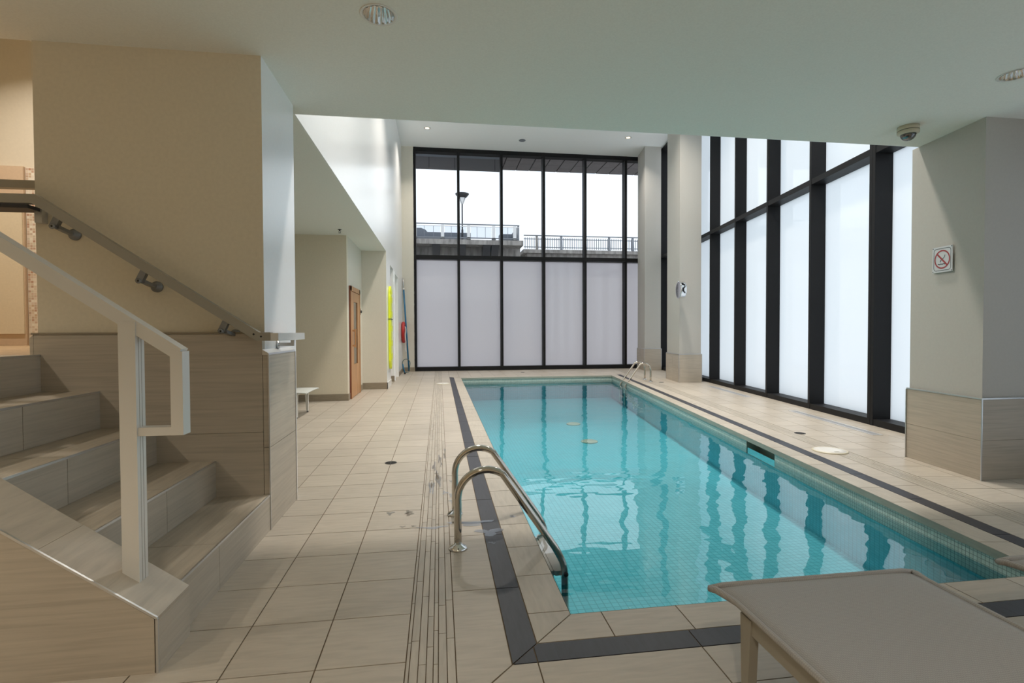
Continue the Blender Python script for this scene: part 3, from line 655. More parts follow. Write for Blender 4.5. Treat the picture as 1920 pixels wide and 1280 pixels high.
# ------------------------------------------------------------------ guard rail on the stringer
gr = thing('guard_rail', 'light grey square-tube stair guard rail with a looped end post', 'railing', (-1.245, 2.15, topz(-1.245)))
GL = (-1.245, 2.15, topz(-1.245)); yr = 2.165
g = MB(); g.box((-1.207, 2.132, topz(-1.147)-0.002), (-1.147, 2.192, 1.29), 'guard'); g.box((-1.1472, 2.152, topz(-1.147)), (-1.1464, 2.154, 1.27), 'frame_t'); g.box((-1.1472, 2.17, topz(-1.147)), (-1.1464, 2.172, 1.27), 'frame_t')
g.build('post', gr, loc=GL)
g = MB(); zt2 = 1.195; xT = -0.998
g.bar([(-2.9, yr, zt2-0.028+0.686*(2.9-0.998)), (xT-0.004, yr, zt2-0.028), (xT+0.0, yr, zt2-0.03)], 0.055, 0.047, 'guard'); g.build('top_rail', gr, loc=GL)
g = MB(); g.box((-1.028, 2.136, 0.852), (-0.984, 2.193, 1.176), 'guard'); g.build('end_post', gr, loc=GL)
g = MB(); g.box((-1.147, 2.138, 0.852), (-1.028, 2.190, 0.884), 'guard'); g.build('return_bar', gr, loc=GL)

# ------------------------------------------------------------------ wall handrail
hr = thing('handrail', 'grey-beige flat wall handrail descending beside the stairs', 'handrail', (-1.7, 3.32, 1.6)); HL = (-1.7, 3.32, 1.6)
g = MB(); g.bar([(-4.9, 3.325, 2.018), (-2.297, 3.325, 2.018), (-1.095, 3.325, 1.222), (-1.021, 3.325, 1.222)], 0.045, 0.052, 'rail')
g.build('rail', hr, loc=HL)
g = MB(); g.box((-1.02, 3.3025, 1.195), (-0.975, 3.92, 1.243), 'guard'); g.build('rail_return', hr, loc=HL)
for (x, z) in ((-2.135, 1.87), (-1.685, 1.560), (-1.235, 1.262)):
    g = MB(); g.lathe([(0.034, 0), (0.034, -0.012), (0.024, -0.018), (0.016, -0.04)], (x-0.035, 3.443, z-0.03), 'bracket', ax='y', n=20)
    g.bar([(x-0.035, 3.42, z-0.03), (x-0.042, 3.37, z-0.022), (x-0.055, 3.325, z-0.008)], 0.02, 0.03, 'bracket', side=(0, 0, 1))
    br = g.build('bracket', hr, loc=HL)
    g = MB(); g.bar([(x-0.075, 3.325, z-0.012), (x-0.04, 3.325, z+0.06)], 0.032, 0.036, 'bracket'); g.lathe([(0.016, 0.0), (0.016, -0.006), (0, -0.006)], (x-0.07, 3.309, z-0.006), 'bracket', ax='y', n=14); g.lathe([(0.006, 0), (0, -0.001)], (x-0.07, 3.302, z-0.006), 'rubber', ax='y', n=10)
    bo = g.build('rail_clamp', br); bo.location = tuple(-v for v in HL)
g = MB(); g.lathe([(0.03, 0), (0.03, 0.01), (0.012, 0.012), (0.012, 0.02)], (-1.10, 3.70, 1.165), 'alu', ax='x', n=18); g.bar([(-1.09, 3.70, 1.165), (-1.0, 3.70, 1.165), (-0.998, 3.70, 1.20)], 0.022, 0.022, 'alu'); g.build('bracket', hr, loc=HL)
g = MB(); g.box((-2.62, 3.31, 1.965), (-2.33, 3.44, 1.985), 'steel_d'); g.box((-2.36, 3.40, 1.90), (-2.32, 3.444, 1.985), 'alu'); g.build('bracket', hr, loc=HL)
for x in (-1.118, -1.075):
    g = MB(); g.lathe([(0.006, 0), (0, -0.001)], (x, 3.3018, 1.222 if x > -1.1 else 1.236), 'rubber', ax='y', n=10); g.build('screw', hr, loc=HL)
g2 = MB(); g2.bar([(-4.95, 3.66, 2.185), (-2.40, 3.66, 2.185)], 0.045, 0.05, 'rail'); g2.box((-3.9, 3.64, 1.119), (-3.86, 3.68, 2.165), 'rail'); g2.box((-4.85, 3.64, 1.119), (-4.81, 3.68, 2.165), 'rail')
g2.build('landing_rail', None, None, 'higher straight guard rail crossing the landing opening', 'railing')

# ================================================================== pool ladders
def ladder(loc, rz, label):
    t = thing('pool_ladder', label, 'ladder', loc, rz, 'stainless pool ladders')
    prof = [(0, 0.0), (0, 0.12), (0.001, 0.25)]
    # rise, arch over, run down to the water, then vertical
    cx, r_ = 0.165, 0.165
    for k in range(0, 13):
        a = PI - k*(PI*0.70)/12; prof.append((cx + r_*math.cos(a), 0.285 + r_*1.0*math.sin(a)))
    ex, ez = prof[-1]
    ang = math.atan2(-(0.30), 0.215)
    x2, z2 = 0.588, -0.055
    for k in range(1, 5): prof.append((ex+(x2-ex)*k/5, ez+(z2-ez)*k/5))
    for k in range(0, 9):
        q = k/8; prof.append((x2-0.02+0.062*math.sin(q*PI/2), z2+0.03-0.17*q))
    prof += [(0.632, -0.4), (0.632, -0.58)]
    rails = []
    for s_, y in (('a', 0.0), ('b', 0.556)):
        g = MB(); g.tube([(x, y, z) for x, z in prof], 0.0215, 'steel', n=20); o = g.build('rail', t); rails.append(o)
        f = MB(); f.lathe([(0.054, 0.0005), (0.054, 0.006), (0.046, 0.016), (0.026, 0.026), (0.0235, 0.03)], (0, y, 0), 'chrome', n=32)
        f.box((-0.002, y-0.055, 0.012), (0.002, y-0.024, 0.0195), 'rubber')
        fo = f.build('base_flange', o)
    for z in (-0.20, -0.42):
        g = MB(); g.box((0.565, 0.0, z), (0.635, 0.556, z+0.028), 'white_pl', bev=0.01); g.box((0.54, 0.02, z-0.03), (0.566, 0.536, z+0.02), 'white_pl')
        so = g.build('tread', t)
        for y in (-0.021, 0.534):
            f = MB(); f.lathe([(0.014, 0), (0.014, -0.006), (0.008, -0.01), (0, -0.01)], (0.632, y, z+0.014), 'iron', ax='y', n=12); f.build('tread_bolt', so)
    return t
ladder((0.098, 2.94, 0), 0, 'polished steel pool ladder in the foreground, standing on the left edge of the pool')
L2 = WF((3.325, 13.03, 0))
ladder((L2[0], L2[1]+0.0, 0), PI - A, 'small steel pool ladder at the far right corner of the pool')

# ================================================================== loungers
def lounger(loc, rz, label, sling, frame, W_=0.74, Lg=1.95, h=0.36):
    # local: x across 0..W, y from 0 (foot end) to -Lg
    t = thing('sun_lounger', label, 'sun lounger', loc, rz, 'sun loungers')
    nu, nv = 18, 60; g = MB(); top = []; bot = []
    for j in range(nv+1):
        d = j/nv*Lg
        if j < 16: d = 0.16*(j/16)**1.4
        else: d = 0.16 + (Lg-0.16)*(j-16)/(nv-16)
        e = max(0, 1-d/0.10); drop = 0.012*e*e; flare = 0.022*e*e
        for i in range(nu+1):
            u = i/nu; x = u*W_ + (u-0.5)*2*flare; c = (2*u-1)
            sag = -0.012*(1-c*c) * min(1, d/0.3); edge = -0.010*abs(c)**8
            z = h + sag + edge - drop
            top.append((x, -d, z)); bot.append((x, -d, z-0.006))
    b = len(g.v); g.v += top + bot; K = (nu+1)*(nv+1); R_ = nu+1
    for j in range(nv):
        for i in range(nu):
            a = j*R_+i
            g.face([b+a, b+a+R_, b+a+R_+1, b+a+1], sling, smooth=True); g.face([b+K+a, b+K+a+1, b+K+a+R_+1, b+K+a+R_], sling, smooth=True)
    for j in range(nv):
        for i in (0, nu): a = j*R_+i; g.face([b+a, b+a+R_, b+K+a+R_, b+K+a][::(1 if i else -1)], sling)
    for i in range(nu):
        for j in (0, nv): a = j*R_+i; g.face([b+a, b+a+1, b+K+a+1, b+K+a][::(-1 if j else 1)], sling)
    g.build('sling', t)
    for x, s_ in ((0.0, -1), (W_, 1)):
        g = MB(); g.tube([(x+s_*0.028, 0.006, h-0.022), (x+s_*0.018, -0.02, h-0.016), (x+s_*0.006, -0.07, h-0.015), (x, -0.12, h-0.012), (x, -0.3, h-0.012), (x, -Lg, h-0.012)], [0.011, 0.012, 0.011, 0.010, 0.010, 0.010], sling, n=12); g.build('sling_rail', t)
    g = MB(); g.tube([(-0.03, 0.006, h-0.022), (0.02, 0.001, h-0.012), (W_/2, -0.002, h-0.010), (W_-0.02, 0.001, h-0.012), (W_+0.03, 0.006, h-0.022)], 0.010, sling, n=12); g.build('end_bar', t)
    for x, s_ in ((0.025, 1), (W_-0.025, -1)):
        g = MB(); g.bar([(x, -0.13, h-0.058), (x, -Lg+0.1, h-0.058)], 0.030, 0.05, frame, side=(1, 0, 0)); g.build('side_beam', t)
    for y in (-0.20, -1.0, -Lg+0.12):
        g = MB(); g.tube([(0.03, y, h-0.062), (W_-0.03, y, h-0.062)], 0.014, frame, n=10); g.build('cross_bar', t)
    for x in (0.02, W_-0.02):
        for y, k in ((-0.145, 1), (-Lg+0.18, -1)):
            g = MB(); n = 5
            for i in range(n):
                t0, t1 = i/n, (i+1)/n; w0, w1 = 0.046-0.024*t0, 0.046-0.024*t1; z0, z1 = (h-0.035)*(1-t0), (h-0.035)*(1-t1)
                bb = len(g.v)
                for ww, zz in ((w0, z0), (w1, z1)):
                    zz = max(zz, 0.012)
                    g.v += [(x-0.015, y-ww*k*0.9, zz), (x+0.015, y-ww*k*0.9, zz), (x+0.015, y+ww*k*0.35, zz), (x-0.015, y+ww*k*0.35, zz)]
                for a in range(4): a2 = (a+1) % 4; g.face([bb+a, bb+4+a, bb+4+a2, bb+a2], frame)
                if i == 0: g.face([bb, bb+1, bb+2, bb+3], frame)
            lo = g.build('leg', t)
            f = MB(); f.lathe([(0.014, 0), (0.016, 0.004), (0.012, 0.016)], (x, y-0.004*k, 0), 'rubber', n=12); f.build('foot_cap', lo)
    return t
lounger((0.968, 1.672, 0), 0, 'taupe mesh sun lounger in the bottom right corner with its foot end toward the pool', 'sling', 'frame_t', W_=0.76)
lounger((2.19, 1.70, 0), 0, 'taupe sun lounger mostly cut off at the right edge, only its corner tip showing', 'sling', 'frame_t', W_=0.74)
lounger((-1.90, 8.38, 0), PI/2*-1, 'pale sun lounger in the alcove behind the stair wall', 'sling2', 'frame_w', W_=0.66, h=0.38)

# ================================================================== things on the left wall
sd = thing('door_2', 'cedar sauna door with a narrow dark glass light', 'door', (-1.65, 10.34, 0), kind='structure'); SDL = (-1.65, 10.34, 0)
yA, yB, zT = 9.80, 10.92, 2.10
g = MB(); g.box((-1.65, yA, 0), (-1.612, yA+0.09, zT), 'wood'); g.box((-1.65, yB-0.09, 0), (-1.612, yB, zT), 'wood'); g.box((-1.65, yA, zT-0.09), (-1.612, yB, zT+0.0), 'wood')
g.box((-1.650, yA-0.008, 0), (-1.620, yA, zT), 'wood_d'); g.box((-1.65, yA+0.09, 0), (-1.628, yA+0.11, zT-0.09), 'wood_d'); g.box((-1.65, yB-0.11, 0), (-1.628, yB-0.09, zT-0.09), 'wood_d'); g.build('door_frame', sd, loc=SDL)
g = MB(); a, b = yA+0.11, yB-0.11; c, d = a+0.22, b-0.22
g.box((-1.65, a, 0.01), (-1.618, c, zT-0.10), 'wood'); g.box((-1.65, d, 0.01), (-1.618, b, zT-0.10), 'wood'); g.box((-1.65, c, 0.01), (-1.618, d, 0.62), 'wood'); g.box((-1.65, c, 1.82), (-1.618, d, zT-0.10), 'wood')
g.box((-1.645, c, 0.62), (-1.632, d, 1.82), 'dark_glass')
dp = g.build('door_leaf', sd, loc=SDL)
g = MB(); g.box((-1.618, a+0.05, 0.97), (-1.57, a+0.085, 1.00), 'wood'); g.box((-1.618, a+0.05, 1.25), (-1.57, a+0.085, 1.28), 'wood'); g.box((-1.58, a+0.045, 0.95), (-1.555, a+0.09, 1.30), 'wood')
ho = g.build('door_handle', dp); ho.location = tuple(-v for v in SDL)
g = MB(); g.box((-1.6498, 11.03, 1.60), (-1.632, 11.12, 1.73), 'iron'); g.lathe([(0.03, 0), (0.03, 0.02), (0.018, 0.03)], (-1.632, 11.075, 1.665), 'iron', ax='x', n=14)
g.build('wall_switch', None, None, 'small black control switch on the wall beside the cedar door', 'switch')

# yellow spine board hanging on the left wall, straps across
sb = thing('rescue_board', 'bright yellow rescue board hanging upright on the left wall', 'rescue board', (-1.10, 12.0, 0.43)); SBL = (-1.10, 12.0, 0.43)
g = MB(); pts = []; H0, H1 = 0.40, 2.27; yc = 11.92
n = 40
def hw(z):
    t = (z-H0)/(H1-H0)
    return 0.20*min(1, (t/0.10)**0.5 if t < 0.10 else 1)*(1 if t < 0.86 else max(0.25, 1-((t-0.86)/0.14)**1.5*0.75))*(0.86+0.14*math.sin(t*PI))
L_ = [H0+(H1-H0)*i/n for i in range(n+1)]
out = [(yc-hw(z), z) for z in L_] + [(yc+hw(z), z) for z in reversed(L_)]
rnd = [(p[0], p[1]) for p in out]
TB = lambda p: (p[2], p[0], p[1])
g.prism(rnd[::-1], -1.125, -1.075, 'yellow', T=TB)
bo = g.build('board', sb, loc=SBL)
for z in (0.62, 0.92, 1.25, 1.58, 1.90, 2.1):
    for s_ in (-1, 1):
        g = MB(); g.box((-1.074, yc+s_*0.145-0.02, z), (-1.066, yc+s_*0.145+0.02, z+0.13), 'yellow'); g.build('grip', sb, loc=SBL)
g = MB(); g.box((-1.128, yc-0.205, 1.52), (-1.062, yc+0.205, 1.535), 'iron'); g.build('strap', sb, loc=SBL)
# red rescue can / life ring in the corner
lr = thing('life_ring', 'red life ring with white rope hanging near the far left corner', 'life ring', (-1.06, 15.95, 1.22)); LL = (-1.06, 15.95, 1.22)
for k, xx in enumerate((-1.075,)):
    g = MB(); g.ellring((xx, 15.86, 1.22), 0.27, 0.062, 'red', 'x', sq=0.8); g.build('ring', lr, loc=LL)
g = MB()
rr = random.Random(3)
pth = [(-1.02+0.01*math.sin(i*1.3), 15.70+0.03*math.sin(i*0.9)+0.01*i, 1.40-0.075*i) for i in range(11)]
g.tube(pth, 0.011, 'rope', n=8); g.tube([(p[0]+0.01, p[1]+0.13, p[2]-0.02) for p in pth], 0.011, 'rope', n=8); g.build('rope', lr, loc=LL)
# blue pole leaning, with silver tip
bp_ = thing('telescopic_pole', 'long blue cleaning pole leaning in the far left corner', 'pole', (-0.93, 15.9, 0)); BL = (-0.93, 15.9, 0)
g = MB(); a_, b__ = Vector((-0.925, 15.90, 0.03)), Vector((-1.105, 16.20, 2.90)); lerp3 = lambda t: tuple(a_+(b__-a_)*t)
g.tube([lerp3(0), lerp3(0.5), lerp3(0.88)], 0.024, 'blue', n=12); g.build('shaft', bp_, loc=BL)
g = MB(); g.tube([lerp3(0.88), lerp3(1.0)], 0.017, 'alu', n=12); g.tube([lerp3(0.87), lerp3(0.89)], 0.028, 'white_pl', n=12); g.build('extension', bp_, loc=BL)
g = MB(); pts = []
for i in range(25):
    a = PI*i/24; pts.append((-1.02-0.115*math.cos(a)+0.02, 15.80, 0.28+0.13*math.sin(a)))
pts = [(-1.09, 15.80, 0.05), (-1.105, 15.80, 0.17)] + pts + [(-0.90, 15.80, 0.1), (-0.915, 15.81, 0.035)]
g.tube(pts, 0.012, 'hose', n=10); g.tube([(-1.05, 15.6, 0.02), (-1.0, 15.7, 0.03), (-0.93, 15.66, 0.02), (-0.99, 15.58, 0.02), (-1.06, 15.66, 0.022)], 0.010, 'hose', n=8)
g.build('hose', None, None, 'thin grey hose looping up from the floor in the far left corner', 'hose')
g = MB(); g.tube([(-1.02, 15.35, 0.035), (-1.08, 15.45, 0.28)], 0.018, 'blue', n=10); g.tube([(-1.015, 15.33, 0.02), (-1.0, 15.25, 0.02)], 0.022, 'rubber', n=10)
g.build('hose_nozzle', None, None, 'short blue pool brush handle propped at the left wall foot', 'brush')

# ================================================================== things on the columns and ceiling
ck = thing('wall_clock', 'round chrome clock on the pool-side face of the middle column', 'clock', WF((3.94, 12.0, 2.19))); 
CE = Vector(WF((3.955, 11.97, 2.19)))
def TC(p):      # x toward the pool (minus window-wall normal), y along the wall
    return (CE.x - p[0]*CA + p[1]*SA, CE.y + p[0]*SA + p[1]*CA, CE.z + p[2])
g = MB(TC); g.lathe([(0.19, -0.01), (0.20, 0.02), (0.195, 0.09), (0.205, 0.105), (0.20, 0.125), (0.18, 0.122)], (0, 0, 0), 'chrome', ax='x', n=40); g.build('case', ck, loc=tuple(ck.location))
g = MB(TC); g.lathe([(0.182, 0.112), (0.0, 0.112)], (0, 0, 0), 'sign_w', ax='x', n=40)
for k in range(12):
    a = PI*k/6; cy_, cz_ = 0.15*math.sin(a), 0.15*math.cos(a); g.box((0.1125, cy_-0.007, cz_-0.016), (0.115, cy_+0.007, cz_+0.016), 'sign_k')
g.build('dial', ck, loc=tuple(ck.location))
g = MB(TC); g.bar([(0.117, 0, 0), (0.117, -0.05, 0.075)], 0.002, 0.012, 'sign_k', side=(1, 0, 0)); g.bar([(0.119, 0, 0), (0.119, 0.035, -0.115)], 0.002, 0.008, 'sign_k', side=(1, 0, 0)); g.build('hand', ck, loc=tuple(ck.location))

# no-diving sign
SGN = Vector(WF((3.853, 4.63, 1.878)))
ckn = thing('no_diving_sign', 'square white no diving sign with a red circle on the near column', 'sign', tuple(SGN))
def TS(p):      # p = (right as seen, up, out toward the pool)
    return (SGN.x - p[2]*CA - p[0]*SA, SGN.y + p[2]*SA - p[0]*CA, SGN.z + p[1])
def rr_poly(w, h, r, k=6):
    o = []
    for cx_, cy_, a0 in ((w-r, h-r, 0), (-w+r, h-r, PI/2), (-w+r, -h+r, PI), (w-r, -h+r, 1.5*PI)):
        for i in range(k+1): a = a0+PI/2*i/k; o.append((cx_+r*math.cos(a), cy_+r*math.sin(a)))
    return o
g = MB(TS); g.prism(rr_poly(0.108, 0.115, 0.004), 0.0005, 0.005, 'sign_w'); pl_ = g.build('plate', ckn, loc=tuple(SGN))
def band(mb, outer, inner, z0, z1, m):
    n = len(outer)
    for i in range(n):
        j = (i+1) % n; mb.prism([outer[i], outer[j], inner[j], inner[i]], z0, z1, m)
g = MB(TS); band(g, rr_poly(0.093, 0.100, 0.028), rr_poly(0.089, 0.096, 0.024), 0.005, 0.0056, 'sign_k'); g.build('border_line', ckn, loc=tuple(SGN))
circ = lambda r: [(r*math.cos(2*PI*i/48), r*math.sin(2*PI*i/48)) for i in range(48)]
g = MB(TS); band(g, circ(0.084), circ(0.072), 0.0051, 0.0060, 'sign_r')
c45 = math.cos(PI/4); 
g.prism([(-0.056-0.004, 0.052-0.004+0.0), (0.052-0.004, -0.056-0.004), (0.060, -0.052), (-0.052, 0.060)], 0.0051, 0.0064, 'sign_r'); g.build('prohibition_ring', ckn, loc=tuple(SGN))
g = MB(TS)   # diver and water
g.bar([(0.030, 0.038, 0.0054), (0.024, 0.020, 0.0054), (0.008, 0.006, 0.0054), (-0.008, -0.006, 0.0054)], 0.0006, 0.006, 'sign_k', side=(0, 0, 1))
g.bar([(-0.006, -0.004, 0.0054), (-0.020, -0.012, 0.0054), (-0.022, -0.026, 0.0054)], 0.0006, 0.005, 'sign_k', side=(0, 0, 1))
g.prism([( -0.018+0.006*math.cos(a*PI/5), -0.013+0.006*math.sin(a*PI/5)) for a in range(10)], 0.0052, 0.0058, 'sign_k')
g.bar([(-0.046+0.008*i, -0.042+0.0025*math.sin(i*1.9), 0.0054) for i in range(12)], 0.0006, 0.007, 'sign_k', side=(0, 0, 1))
g.build('diver_symbol', ckn, loc=tuple(SGN))
for x in (-0.099, 0.099):
    for z in (-0.106, 0.106):
        g = MB(TS); g.prism([(x+0.004*math.cos(a*PI/4), z+0.004*math.sin(a*PI/4)) for a in range(8)], 0.005, 0.007, 'rubber'); g.build('screw', ckn, loc=tuple(SGN))

# dome camera
DC = (3.985, 3.90, ZC)
dc = thing('dome_camera', 'cream dome security camera on the low ceiling edge', 'security camera', DC)
g = MB(); g.lathe([(0.078, 0), (0.080, -0.034), (0.078, -0.036)], (0, 0, 0), 'cream_pl', n=36); g.lathe([(0.079, -0.036), (0.079, -0.040)], (0, 0, 0), 'iron', n=36); g.lathe([(0.080, -0.040), (0.079, -0.060), (0.060, -0.070), (0.056, -0.068)], (0, 0, 0), 'cream_pl', n=36); o = g.build('housing', dc)
g = MB(); g.lathe([(0.056*math.cos(a*PI/16), -0.068-0.052*math.sin(a*PI/16)) for a in range(9)], (0, 0, 0), 'dome', n=32); g.build('dome', dc)
g = MB(); g.lathe([(0.034, -0.05), (0.036, -0.08), (0.022, -0.102), (0, -0.104)], (0, 0, 0), 'iron', n=20); g.build('lens', dc)

def downlight(loc, label, r=0.085, lit=False, power=0, tint=(1, 0.93, 0.84)):
    t = thing('downlight', label, 'downlight', loc, group='recessed ceiling lights')
    g = MB(); g.lathe([(r*0.98, -0.0008), (r*1.16, -0.004), (r*1.18, -0.0035), (r*1.19, -0.0005)], (0, 0, 0), 'white_pl', n=36, caps=False); g.build('trim_ring', t)
    g = MB(); fac = (lambda a: 1+0.035*math.cos(18*a)) if not lit else None
    g.lathe([(r*0.99, -0.001), (r*0.96, -0.0025), (r*0.80, -0.0035), (r*0.45, -0.0045)], (0, 0, 0), 'chrome', n=72, fac=fac) if lit else g.lathe([(r*0.985, -0.003), (r*0.90, 0.03), (r*0.74, 0.075), (r*0.42, 0.105), (0, 0.11)], (0, 0, 0), 'chrome', n=108, fac=fac, caps=False)
    g.build('reflector', t)
    if lit:
        g = MB(); g.lathe([(r*0.72, -0.005), (0, -0.0055)], (0, 0, 0), 'glow', n=28); g.build('bulb', t)
    if power: lamp('downlight_lamp', (loc[0], loc[1], loc[2]-0.02), power, r*1.4, tint, '', spread=2.1)
    return t
# recesses cut through the low ceiling for the two visible unlit downlights are kept shallow inside the slab
LOWL = [((-0.318, 2.92, ZC), 'unlit recessed downlight with fluted chrome reflector, upper centre of the low ceiling'),
        ((3.909, 3.015, ZC), 'unlit recessed downlight at the right edge of the low ceiling')]
co = [o for o in bpy.data.objects if o.name == 'ceiling'][0]
cut = MB()
for (p, _) in LOWL: cut.recalc = True; cut.lathe([(0.0835, -0.05), (0.0835, 0.12)], p, 'chrome', n=64, smooth=False)
cut_o = cut.build('cutter'); md = co.modifiers.new('holes', 'BOOLEAN'); md.operation = 'DIFFERENCE'; md.object = cut_o; md.solver = 'EXACT'
dg = bpy.context.evaluated_depsgraph_get(); dg.update(); me2 = bpy.data.meshes.new_from_object(co.evaluated_get(dg)); co.modifiers.clear(); co.data = me2
bpy.data.objects.remove(cut_o)
for p, l in LOWL: downlight(p, l)
downlight((-0.30, 14.72, ZH), 'small glowing warm downlight in the high ceiling, left one', 0.085, True, 40)
downlight((5.58, 14.67, ZH), 'small glowing warm downlight in the high ceiling, right one', 0.085, True, 40)
for (x, y, l) in ((-3.9, 5.0, 'landing'), ):
    downlight((x, y, 4.6), 'added unseen warm fill downlight over the landing', 0.085, True, 36, (1, 0.88, 0.74))  # fill lamp added out of view to brighten the landing
downlight((-3.6, 1.6, ZC), 'added unseen warm fill downlight in the low ceiling over the upper stairs', 0.085, True, 25, (1, 0.90, 0.76))  # another added fill lamp, outside the camera's view above the stairs
for (x, y, n_, p_) in ((-0.3, -0.9, 'behind the loungers', 30), (3.6, -0.9, 'right of the loungers', 20), (-2.6, -0.6, 'left of the loungers', 30)):  # lamps added behind the camera to fill the low-ceilinged part with light
    downlight((x, y, ZC), 'added unseen warm fill downlight in the low ceiling, ' + n_, 0.085, True, p_, (1, 0.88, 0.72))

for (x, y, n_) in ((0.5, 6.0, 'nearest left'), (4.0, 6.0, 'nearest right'), (0.5, 10.3, 'middle left'), (4.5, 10.3, 'middle right')):  # large lamps added above the view to even out the hall's brightness
    downlight((x, y, ZH), 'added unseen warm fill downlight in the high ceiling, ' + n_ + ' of the hall', 0.30, True, 110)
g = MB(); g.lathe([(0.10, -0.001), (0.10, -0.012), (0.06, -0.02), (0, -0.02)], (2.50, 15.29, ZH), 'ext_metal', n=28); g.build('ceiling_speaker', None, None, 'small grey round vent cover in the high ceiling', 'vent')
def sprinkler(loc, label):
    t = thing('sprinkler_head', label, 'sprinkler', loc)
    g = MB(); g.lathe([(0.03, -0.0005), (0.03, -0.006), (0.012, -0.008), (0.012, -0.03)], (0, 0, 0), 'iron', n=18); g.build('body', t)
    g = MB(); g.tube([(-0.016, 0, -0.025), (-0.016, 0, -0.045), (0, 0, -0.058), (0.016, 0, -0.045), (0.016, 0, -0.025)], 0.003, 'iron', n=6); g.lathe([(0.022, -0.058), (0.022, -0.061), (0, -0.061)], (0, 0, 0), 'iron', n=16); g.build('deflector', t)
sprinkler((-1.664, 9.06, ZC), 'small dark sprinkler head on the alcove ceiling')

# ================================================================== things on the deck
def drain(p, label, r=0.056, rz=0):
    t = thing('floor_drain', label, 'drain', (p[0], p[1], 0), rz, 'floor drains')
    g = MB(); g.lathe([(r, 0.0), (r, 0.003), (r*0.86, 0.0035), (r*0.86, 0.001)], (0, 0, 0), 'iron', n=32); g.build('rim', t)
    g = MB(); g.lathe([(r*0.86, 0.0012), (0, 0.0012)], (0, 0, 0), 'rubber', n=32)
    for k in range(-3, 4):
        y = k*r*0.22; x = math.sqrt(max(0, (r*0.84)**2-y*y)); g.box((-x, y-r*0.045, 0.0012), (x, y+r*0.045, 0.0035), 'iron')
    g.box((-r*0.05, -r*0.84, 0.0012), (r*0.05, r*0.84, 0.0036), 'iron'); g.build('grate', t)
drain((-0.465, 4.965), 'round dark floor drain on the left deck beside the near ladder')
drain((4.312, 5.625), 'round dark floor drain on the right deck behind the round skimmer lid', 0.062)
drain((5.289, 11.70), 'round dark floor drain in front of the middle column', 0.062)
drain((2.494, 15.32), 'round dark floor drain beside the far window', 0.062)
def lid(p, label, r):
    t = thing('skimmer_lid', label, 'skimmer lid', (p[0], p[1], 0), 0, 'skimmer lids')
    g = MB(); g.lathe([(r, 0.0), (r, 0.006), (r*0.93, 0.012), (r*0.91, 0.012), (r*0.90, 0.009)], (0, 0, 0), 'cream_pl', n=44); g.build('collar', t)
    g = MB(); g.lathe([(r*0.895, 0.0), (r*0.895, 0.010), (r*0.5, 0.013), (0, 0.013)], (0, 0, 0), 'white_pl', n=44)
    g.box((-r*0.14, -r*0.62, 0.012), (r*0.14, -r*0.50, 0.0145), 'frame_t'); g.build('cover', t)
lid((3.985, 4.755), 'large round white skimmer lid on the right deck beside the pool', 0.165)
lid((0.07, 12.3), 'small round pale skimmer lid on the far left deck', 0.165)
# white flush inlet cover lying deep at the far left
def slot(wd0, wd1, wn, label):
    ctr = WF((wn, (wd0+wd1)/2, 0)); t = thing('slot_drain', label, 'drain', ctr, 0, 'linear slot drains')
    h = (wd1-wd0)/2; TT = lambda p: (p[0]*CA+p[1]*SA, -p[0]*SA+p[1]*CA, p[2])
    g = MB(TT); w_ = 0.062
    g.box((-w_, -h, 0), (-w_+0.018, h, 0.006), 'slot'); g.box((w_-0.018, -h, 0), (w_, h, 0.006), 'slot'); g.box((-w_+0.018, -h, 0), (w_-0.018, -h+0.02, 0.006), 'slot'); g.box((-w_+0.018, h-0.02, 0), (w_-0.018, h, 0.006), 'slot'); g.build('frame', t)
    g = MB(TT); g.box((-w_+0.018, -h+0.02, 0.0), (w_-0.018, h-0.02, 0.002), 'ext_metal')
    for k in range(1, 5): g.box((-w_+0.018+k*0.0176-0.002, -h+0.02, 0.002), (-w_+0.018+k*0.0176+0.002, h-0.02, 0.005), 'slot')
    g.build('grille', t)
slot(6.05, 7.92, 4.30, 'long silver slot grille in the right deck nearest the near column')
slot(9.57, 11.42, 4.37, 'long silver slot grille in the right deck behind the other one')
# worn depth marking in the deck
g = MB(WF)
rs = random.Random(11)
for (u, v) in ((3.10, 8.95), (3.14, 8.8), (3.07, 8.72), (3.12, 8.60), (3.1, 8.42), (3.16, 8.30), (3.08, 8.2), (3.13, 8.12)):
    n = 7; r = rs.uniform(0.018, 0.035)
    g.prism([(u+r*1.0*rs.uniform(.6, 1.1)*math.cos(2*PI*k/n), v+r*1.6*rs.uniform(.6, 1.1)*math.sin(2*PI*k/n)) for k in range(n)], 0.0002, 0.0012, 'frame_t')
g.build('worn_marking', None, 'stuff', 'faded dark worn marking on the right deck tiles', 'marking')
# small dark plugs in the strip band
for (u, v, l) in ((3.43, 4.93, 'a'), (3.37, 4.6, 'b'), (3.42, 3.93, 'c'), (3.36, 3.86, 'd'), (3.30, 3.9, 'e')): pass

